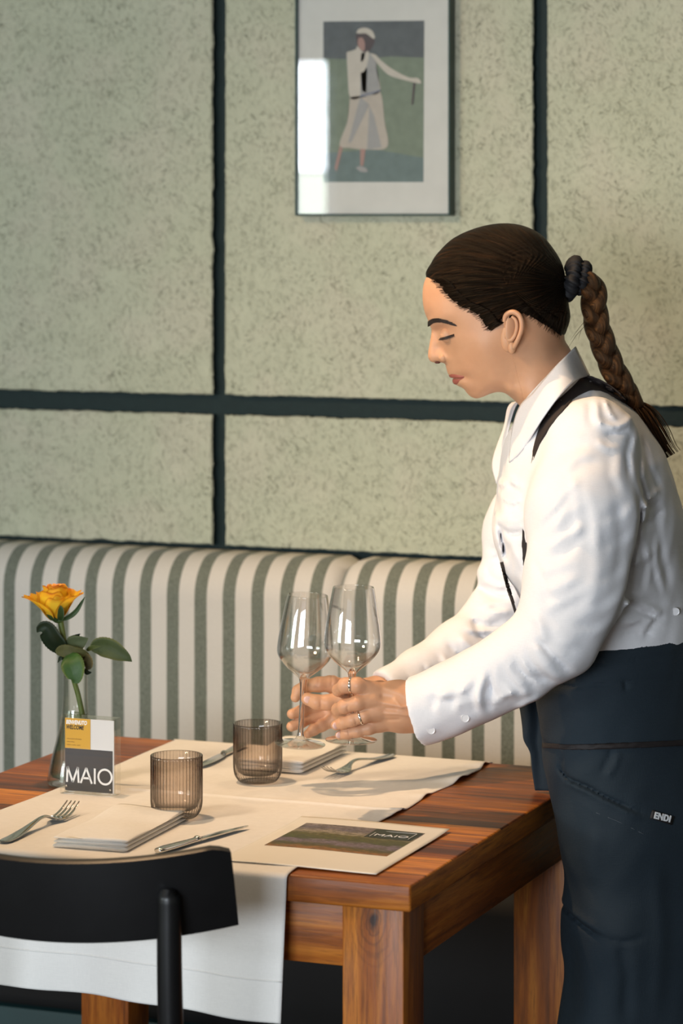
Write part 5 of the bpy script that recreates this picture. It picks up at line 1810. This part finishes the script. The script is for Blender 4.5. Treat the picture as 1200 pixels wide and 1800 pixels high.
ribbon('apron_strap', [(926, 860, 3), (922, 900, 5), (922, 960, 9), (928, 1010, 12), (935, 1050, 10)], torso_pt, .0035, .0016, STRAPM, person, d0=3.8)
ribbon('apron_strap', [(881, 988, 4), (892, 1030, 5), (904, 1070, 5), (912, 1095, 5)], torso_pt, .0035, .0016, STRAPM, person, d0=3.8)

# ---- apron
V, F = surfnet('a', apron_sdf, (.20, 3.80, .26), (.70, 4.30, .985), .0034)
V = relax(V, F, 1, .4)
apron = link('apron', np_mesh('apron', V, F), APRON, person)
def apron_pt(A, B, Z): return apron_sdf(A, B, Z, False)
ribbon('ribbon_trim', [(953, 1310, 9), (1000, 1313, 9), (1060, 1312, 10), (1130, 1309, 10), (1200, 1306, 10), (1238, 1304, 10)], apron_pt, .0055, .0014, RIB, apron, nu=50, nv=3)
seamm = simple('grey_stitching', (.06, .075, .09, 1), .8, bump=0)
ribbon('stitching', [(1046, 1428, 1.0), (1090, 1446, 1.0), (1134, 1468, 1.0)], apron_pt, .0022, .0006, seamm, apron, nu=30, nv=2)
# label
lc = np.array([1163.0, 1437.0]); la = math.radians(-17)
def lab(u, v):
    x = lc[0] + (u - .5) * 40 * math.cos(la) - (v - .5) * 15 * math.sin(la) * -1
    y = lc[1] + (u - .5) * 40 * -math.sin(la) + (v - .5) * 15 * math.cos(la)
    return x, y
ld = ray_hit(1163, 1437, apron_pt) - .0050
lya = math.atan2(ray_hit(1180, 1442, apron_pt) - ray_hit(1146, 1432, apron_pt), 34 / FPX * ld)
drape('label_tag', lambda u, v: L3(*lab(u, v), ray_hit(*lab(u, v), apron_pt) - .0026), 8, 4, .0010, RIB, apron)
me = text_mesh('ENDI', .0150, ext=.0004, space=1.12, offset=.0007, align='CENTER')
me.materials.clear()
Mx = Matrix.Rotation(TH, 4, 'Z') @ Matrix.Translation(Vector(L3(1163, 1441.5, ld))) @ Matrix.Rotation(lya, 4, 'Z') @ Matrix.Rotation(math.pi / 2, 4, 'X') @ Matrix.Rotation(la, 4, 'Z') @ Matrix.Diagonal((.78, .78, 1, 1))
me.transform(Mx)
link('label_letters', me, M['white_ink'], apron, smooth=False)
# loose apron flap hanging over the table corner
def flap(u, v):
    L_ = crom([(905, 1215), (914, 1240), (919, 1275), (921, 1300), (931, 1322), (935, 1355), (940, 1389)], 6)
    R_ = crom([(950, 1210), (952, 1240), (958, 1275), (962, 1305), (968, 1330), (978, 1362), (988, 1390)], 6)
    i = v * (len(L_) - 1); k = min(int(i), len(L_) - 2); f = i - k
    p = L_[k] * (1 - f) + L_[k + 1] * f; q = R_[k] * (1 - f) + R_[k + 1] * f
    P = p * (1 - u) + q * u
    return L3(P[0], P[1], 4.045 - .012 * math.sin(u * 5 + v * 3) * (1 - .6 * v) - .02 * u)
drape('hanging_flap', flap, 20, 40, .004, APRON, apron)

# shoes
for s_ in (-.085, .085):
    bm = bmesh.new()
    c0 = L3(1135, 2250, DB + s_) + np.array([.39 * s_ + .075, 0, 0])
    pts = [(c0[0] + .055, c0[1], .035), (c0[0] + .02, c0[1], .045), (c0[0] - .05, c0[1], .042), (c0[0] - .12, c0[1], .032), (c0[0] - .165, c0[1], .024), (c0[0] - .185, c0[1], .020)]
    sweep(bm, [VW(p) for p in pts], [.026, .036, .038, .044, .036, .014], [.034, .044, .040, .030, .022, .012], side=VW((0, 1, 0)), n=20, power=.8)
    obj('shoe', bm, SHOE, person, smooth=True)

# ---- rings
GOLD = simple('white_gold', (.85, .80, .74, 1), .12, 1.0, bump=0, noise=0)
def ring(c, ax, R, r):
    bm = bmesh.new()
    ax = Vector(ax).normalized()
    u = ax.orthogonal().normalized(); w = ax.cross(u)
    c = Vector(c)
    n = 40
    pts = [c + (u * math.cos(t) + w * math.sin(t)) * R for t in np.linspace(0, 2 * math.pi, n, endpoint=False)]
    rows = []
    for i, p in enumerate(pts):
        rd = (p - c).normalized()
        rows.append([bm.verts.new(VW(np.array(p + rd * (r * .6 * math.cos(a)) + ax * (r * 1.5 * math.sin(a))))) for a in np.linspace(0, 2 * math.pi, 8, endpoint=False)])
    for i in range(n):
        for k in range(8):
            bm.faces.new((rows[i][k], rows[(i + 1) % n][k], rows[(i + 1) % n][(k + 1) % 8], rows[i][(k + 1) % 8]))
    bmesh.ops.recalc_face_normals(bm, faces=bm.faces)
    return bm
p0, p1 = L3(640, 1259, 3.855), L3(618, 1266, 3.857)
obj('ring', ring(p0 * .72 + p1 * .28, p1 - p0, rpx(12.6, 3.86), .0011), GOLD, person, smooth=True)
p0, p1 = L3(628, 1212, 3.925), L3(612, 1222, 3.92)
obj('ring', ring(L3(617, 1205, 3.860), L3(628, 1205, 3.858) - L3(608, 1205, 3.862), rpx(14.6, 3.86), .0011), GOLD, person, smooth=True)

# ---- hair
HOUT = [(749, 489), (748.5, 478), (757, 463), (768, 446), (796, 419), (837, 400.5), (879, 392.5), (917, 396), (950, 412), (975, 441), (989, 468), (995, 500), (999, 533), (1002, 556), (998, 574), (991, 590)]
HLINE = [(983, 589), (972, 580), (953, 569), (936, 558), (920, 552), (905, 549), (893, 552), (884, 560), (876, 571), (864, 580), (856, 577), (849, 566), (839, 553), (824, 544), (808, 538), (794, 527), (781, 513), (770, 498), (760, 491)]
TIE = np.array([1000., 492.])
INNH = [(x, y, w + 4.0) for x, y, w in INN if y < 500 or (x > 800 and y < 530)]
def to_c(x, y):
    q = head_at(x, y)
    w = abs(q[1] - DB)
    k = (DB - w) / DB
    return 600 + (x - 600) * k, HY + (y - HY) * k, w
hl = [to_c(x, y) for x, y in HLINE]
hin = list(INNH)
for (x, y) in HLINE:
    hin.append((x, y, to_c(x, y)[2] * 1000 + .4))
for (x, y) in HLINE[2:-2]:
    # a little inside the hairline: already full thickness
    v_ = np.array([890., 490.]) - (x, y); v_ = v_ / np.linalg.norm(v_) * 14
    hin.append((x + v_[0], y + v_[1], to_c(x + v_[0], y + v_[1])[2] * 1000 + 2.6))
hin += [(975, 555, 50), (985, 530, 42), (930, 548, 72)]
FULL = HOUT + [(985, 640), (940, 700), (880, 690), (800, 640), (748, 560), (742, 515)]
hairW0 = tps_fit(FULL, hin + [(900, 620, 66), (850, 620, 62), (800, 590, 48)])
HP = HOUT + [(x, y) for x, y, _ in hl]
def hair_ev(X, Y):
    w = hairW0(X, Y)
    th = np.arctan2(Y - TIE[1], X - TIE[0]); r = np.hypot(X - TIE[0], Y - TIE[1])
    g = .0005 * np.sin(th * 210 + 6 * np.sin(r * .03)) + .0007 * np.sin(th * 83 + 2 * np.sin(r * .02 + 1)) 
    return np.where(w > .004, w + g * np.clip(w / .03, 0, 1), w)
V, F = shell_mesh(HP, hair_ev, (885, 500), 520, 60, closed_edge=True)
bm = bmesh.new()
add_arrays(bm, V, F)
bmesh.ops.remove_doubles(bm, verts=bm.verts[:], dist=2e-5)
bmesh.ops.recalc_face_normals(bm, faces=bm.faces[:])
def hair_uv(bm):
    uvl = bm.loops.layers.uv.new('UVMap')
    T = L3(TIE[0], TIE[1], DB)
    for f in bm.faces:
        for lp in f.loops:
            w = np.array([lp.vert.co.dot(Vector(Rn)), lp.vert.co.dot(Vector(Fn)), lp.vert.co.z])
            v_ = w - T
            ang_ = math.atan2(v_[2], -v_[0]) ; r = math.hypot(v_[0], v_[2])
            lp[uvl].uv = (ang_ + v_[1] * 3.0, r * 5)
hair_uv(bm)
hair = obj('hair', bm, HAIR, person, smooth=True)
# fine loose strands along the hairline
rnd = random.Random(4)
bm = bmesh.new()
def strand(pts, r):
    sweep(bm, [VW(p) for p in pts], r, n=4)
for k in range(320):
    i = rnd.random() * (len(HLINE) - 1); j = int(i); f = i - j
    x = HLINE[j][0] * (1 - f) + HLINE[j + 1][0] * f; y = HLINE[j][1] * (1 - f) + HLINE[j + 1][1] * f
    dv = TIE - (x, y); dv /= np.linalg.norm(dv)
    ln = rnd.uniform(2, 9)
    bend = rnd.uniform(-.25, .35)
    pv = np.array([-dv[1], dv[0]])
    P0 = np.array([x, y]) - dv * ln - pv * bend * ln
    pts = []
    for t in np.linspace(0, 1, 7):
        q = P0 + (np.array([x, y]) + dv * 24 - P0) * t + pv * bend * 4 * math.sin(math.pi * t)
        hp = head_at(q[0], q[1], .0006 + .0034 * t)
        pts.append(hp)
    strand(pts, [.00012 + .00032 * t for t in np.linspace(0, 1, 7)])
for (a_, b_, c_) in (((1026, 566), (1015, 580), (1002, 598)), ((1030, 570), (1012, 590), (998, 612)), ((1022, 578), (1018, 590), (1016, 598))):
    strand([L3(*a_, DB - .02), L3(*b_, DB - .025), L3(*c_, DB - .02)], [.0003, .0003, .0001])
uvl = bm.loops.layers.uv.new('UVMap')
obj('loose_strands', bm, HAIR, hair, smooth=True)

# braid: three strands crossing along a hanging line
br = crom([(1022, 486), (1036, 497), (1043, 515), (1044, 540), (1050, 575), (1060, 605), (1072, 637), (1086, 665), (1102, 692), (1119, 715)], 10)
seg = np.linalg.norm(np.diff(br, axis=0), axis=1); cum = np.concatenate([[0], np.cumsum(seg)]); TL = cum[-1]
def braid_at(s):
    x = np.interp(s, cum, br[:, 0]); y = np.interp(s, cum, br[:, 1])
    x2 = np.interp(min(TL, s + 3), cum, br[:, 0]); y2 = np.interp(min(TL, s + 3), cum, br[:, 1])
    x1 = np.interp(max(0, s - 3), cum, br[:, 0]); y1 = np.interp(max(0, s - 3), cum, br[:, 1])
    t = np.array([x2 - x1, y2 - y1]); t /= np.linalg.norm(t)
    return np.array([x, y]), t
bm = bmesh.new()
uvl = bm.loops.layers.uv.new('UVMap')
DBR = DB - .005
for k in range(3):
    rows = []
    n = 110
    for i in range(n + 1):
        s = TL * i / n
        p, t = braid_at(s)
        nn = np.array([-t[1], t[0]])
        ph = 2 * math.pi * (s / 118.0 + k / 3.0) + .6
        env = min(1, .35 + s / 45) * min(1, .45 + (TL - s) / 60)
        taper = 1 - .06 * s / TL
        q = p + nn * 13.5 * math.sin(ph) * env * taper
        dd = DBR + .0080 * math.sin(2 * ph) * env
        rows.append((L3(q[0], q[1], dd), rpx(15.6 * taper * (.72 + .28 * env) * (1 + .20 * math.cos(2 * ph)))))
    pr = [VW(r_[0]) for r_ in rows]
    rr = sweep(bm, pr, [r_[1] for r_ in rows], [r_[1] * .86 for r_ in rows], side=VW((0, 1, 0)), n=14)
for f in bm.faces:
    for lp in f.loops:
        w = lp.vert.co
        a_, b_, z_ = w.dot(Vector(Rn)), w.dot(Vector(Fn)), w.z
        lp[uvl].uv = (b_ * 5 + a_ * 5 + .8 * z_, z_ * 6 - a_ * 4)
braid = obj('braid', bm, BRAID, person, smooth=True)
# tail below the elastic
bm = bmesh.new()
rnd = random.Random(8)
for k in range(170):
    u = rnd.gauss(0, 1); w = rnd.gauss(0, 1)
    le = rnd.uniform(.72, 1.0)
    pts = []
    cl = crom([(1116, 711), (1128, 728), (1145, 756), (1165, 785), (1184, 810)], 3)
    nn = np.array([.86, -.5])
    m = max(3, int(len(cl) * le))
    for i, c in enumerate(cl[:m]):
        t = i / (len(cl) - 1)
        sp_ = 4.2 + 7.5 * math.sin(min(1, t * 1.25) * math.pi * .8)
        q = c + nn * u * sp_ * .75
        pts.append(L3(q[0], q[1], DBR + w * .0045 * (sp_ / 6)))
    sweep(bm, [VW(p) for p in pts], [.0014 * (1 - .8 * i / len(pts)) for i in range(len(pts))], n=5)
uvl = bm.loops.layers.uv.new('UVMap')
for f in bm.faces:
    for lp in f.loops:
        w = lp.vert.co; a_ = w.dot(Vector(Rn))
        lp[uvl].uv = (a_ * 9 + w.z * 4, w.z * 3)
obj('hair_tail', bm, BRAID, braid, smooth=True)
bm = bmesh.new()
c0, c1 = L3(1112, 705, DBR), L3(1121, 716, DBR)
sweep(bm, [VW(c0), VW((c0 + c1) / 2), VW(c1)], [.0085, .0092, .0085], n=16)
obj('hair_elastic', bm, simple('dark_elastic', (.02, .012, .008, 1), .6), braid, smooth=True)
# scrunchie: gathered black cloth ring
bm = bmesh.new()
ax = np.array([.93, 0, -.22]); ax /= np.linalg.norm(ax)
up = np.array([-ax[2], 0, ax[0]]); bb = np.array([0, 1., 0])
for (cx_, cy_, RR, rr_, sq) in ((1004, 493, 21, 18, .70), (1023, 491, 15, 14, .75)):
    c0 = L3(cx_, cy_, DB)
    nU, nV_ = 120, 22
    g = [[None] * nV_ for _ in range(nU)]
    for i in range(nU):
        t = 2 * math.pi * i / nU
        rd = up * math.cos(t) + bb * math.sin(t)
        for j in range(nV_):
            s = 2 * math.pi * j / nV_
            pl = 1 + .16 * math.sin(t * 15 + 1.6 * math.sin(s)) + .10 * math.sin(t * 26 + s * 2) + .18 * math.sin(t * 3 + 1)
            r_ = rpx(rr_) * pl
            g[i][j] = bm.verts.new(VW(c0 + rd * (rpx(RR) + r_ * math.cos(s) * (1.0 if math.cos(s) > 0 else .5)) + ax * (r_ * sq * math.sin(s))))
    for i in range(nU):
        for j in range(nV_):
            f = bm.faces.new((g[i][j], g[(i + 1) % nU][j], g[(i + 1) % nU][(j + 1) % nV_], g[i][(j + 1) % nV_])); f.smooth = True
bmesh.ops.recalc_face_normals(bm, faces=bm.faces[:])
obj('scrunchie', bm, simple('black_scrunchie_cloth', (.008, .008, .010, 1), .75, bump=.4, bscale=200), person, smooth=True)

# brows and lashes
BROW = simple('brow_hair', (.022, .012, .009, 1), .6)
bm = bmesh.new()
rnd = random.Random(2)
bl = crom([(751.5, 570), (757, 565.5), (765, 563.5), (776, 564.5), (787, 567.5), (797, 571.5)], 8)
for sg in (-1, 1):
    for k in range(520):
        t = rnd.random()
        i = t * (len(bl) - 1); j = min(int(i), len(bl) - 2); f = i - j
        p = bl[j] * (1 - f) + bl[j + 1] * f
        th_ = 6.4 * (1 - t) ** .6 + .8
        y = p[1] + rnd.uniform(-1, 1) * th_ * .6
        ln = rnd.uniform(4, 7)
        pts = [head_at(p[0] + ln * q, y - 2.2 * q * (1 - 1.6 * t), .0004 + .0005 * math.sin(q * 3), sg) for q in (0, .5, 1)]
        sweep(bm, [VW(q) for q in pts], [.0005, .00045, .00012], n=4)
obj('eyebrow', bm, BROW, person, smooth=True)
bm = bmesh.new()
# lash line follows the lowered lid
for k in range(110):
    t = k / 109
    x = 773.5 + 24 * t; y = 594.5 - 7.0 * t + 1.6 * math.sin(math.pi * t)
    def lid(x_, y_, lift):
        e = L3(788.0, 589, 4.015); e[1] = DB - .0265
        # nearer of head surface and eyelid ball
        hp = head_at(x_, y_, lift)
        dd = hp[1]
        P = L3(x_, y_, 4.012)
        q = (.0118 + lift) ** 2 - (P[0] - e[0]) ** 2 - (P[2] - e[2]) ** 2
        if q > 0: dd = min(dd, e[1] - math.sqrt(q))
        return L3(x_, y_, dd)
    a0 = lid(x, y, .0002)
    sw = (t - .35) * 3
    pts = [a0, lid(x - 1.2 + sw * .5, y + 2.4, .0016), lid(x - 2.2 + sw, y + 4.2 - abs(t - .5) * 1.5, .0034)]
    sweep(bm, [VW(q) for q in pts], [.0007, .0005, .00015], n=4)
lidl = [lid(773.5 + 24 * t, 594.5 - 7.0 * t + 1.6 * math.sin(math.pi * t), .0002) for t in np.linspace(0, 1, 24)]
sweep(bm, [VW(q) for q in lidl], [.0004 + .0011 * math.sin(math.pi * i / 23) for i in range(24)], n=6)
obj('eyelashes', bm, BROW, person, smooth=True)
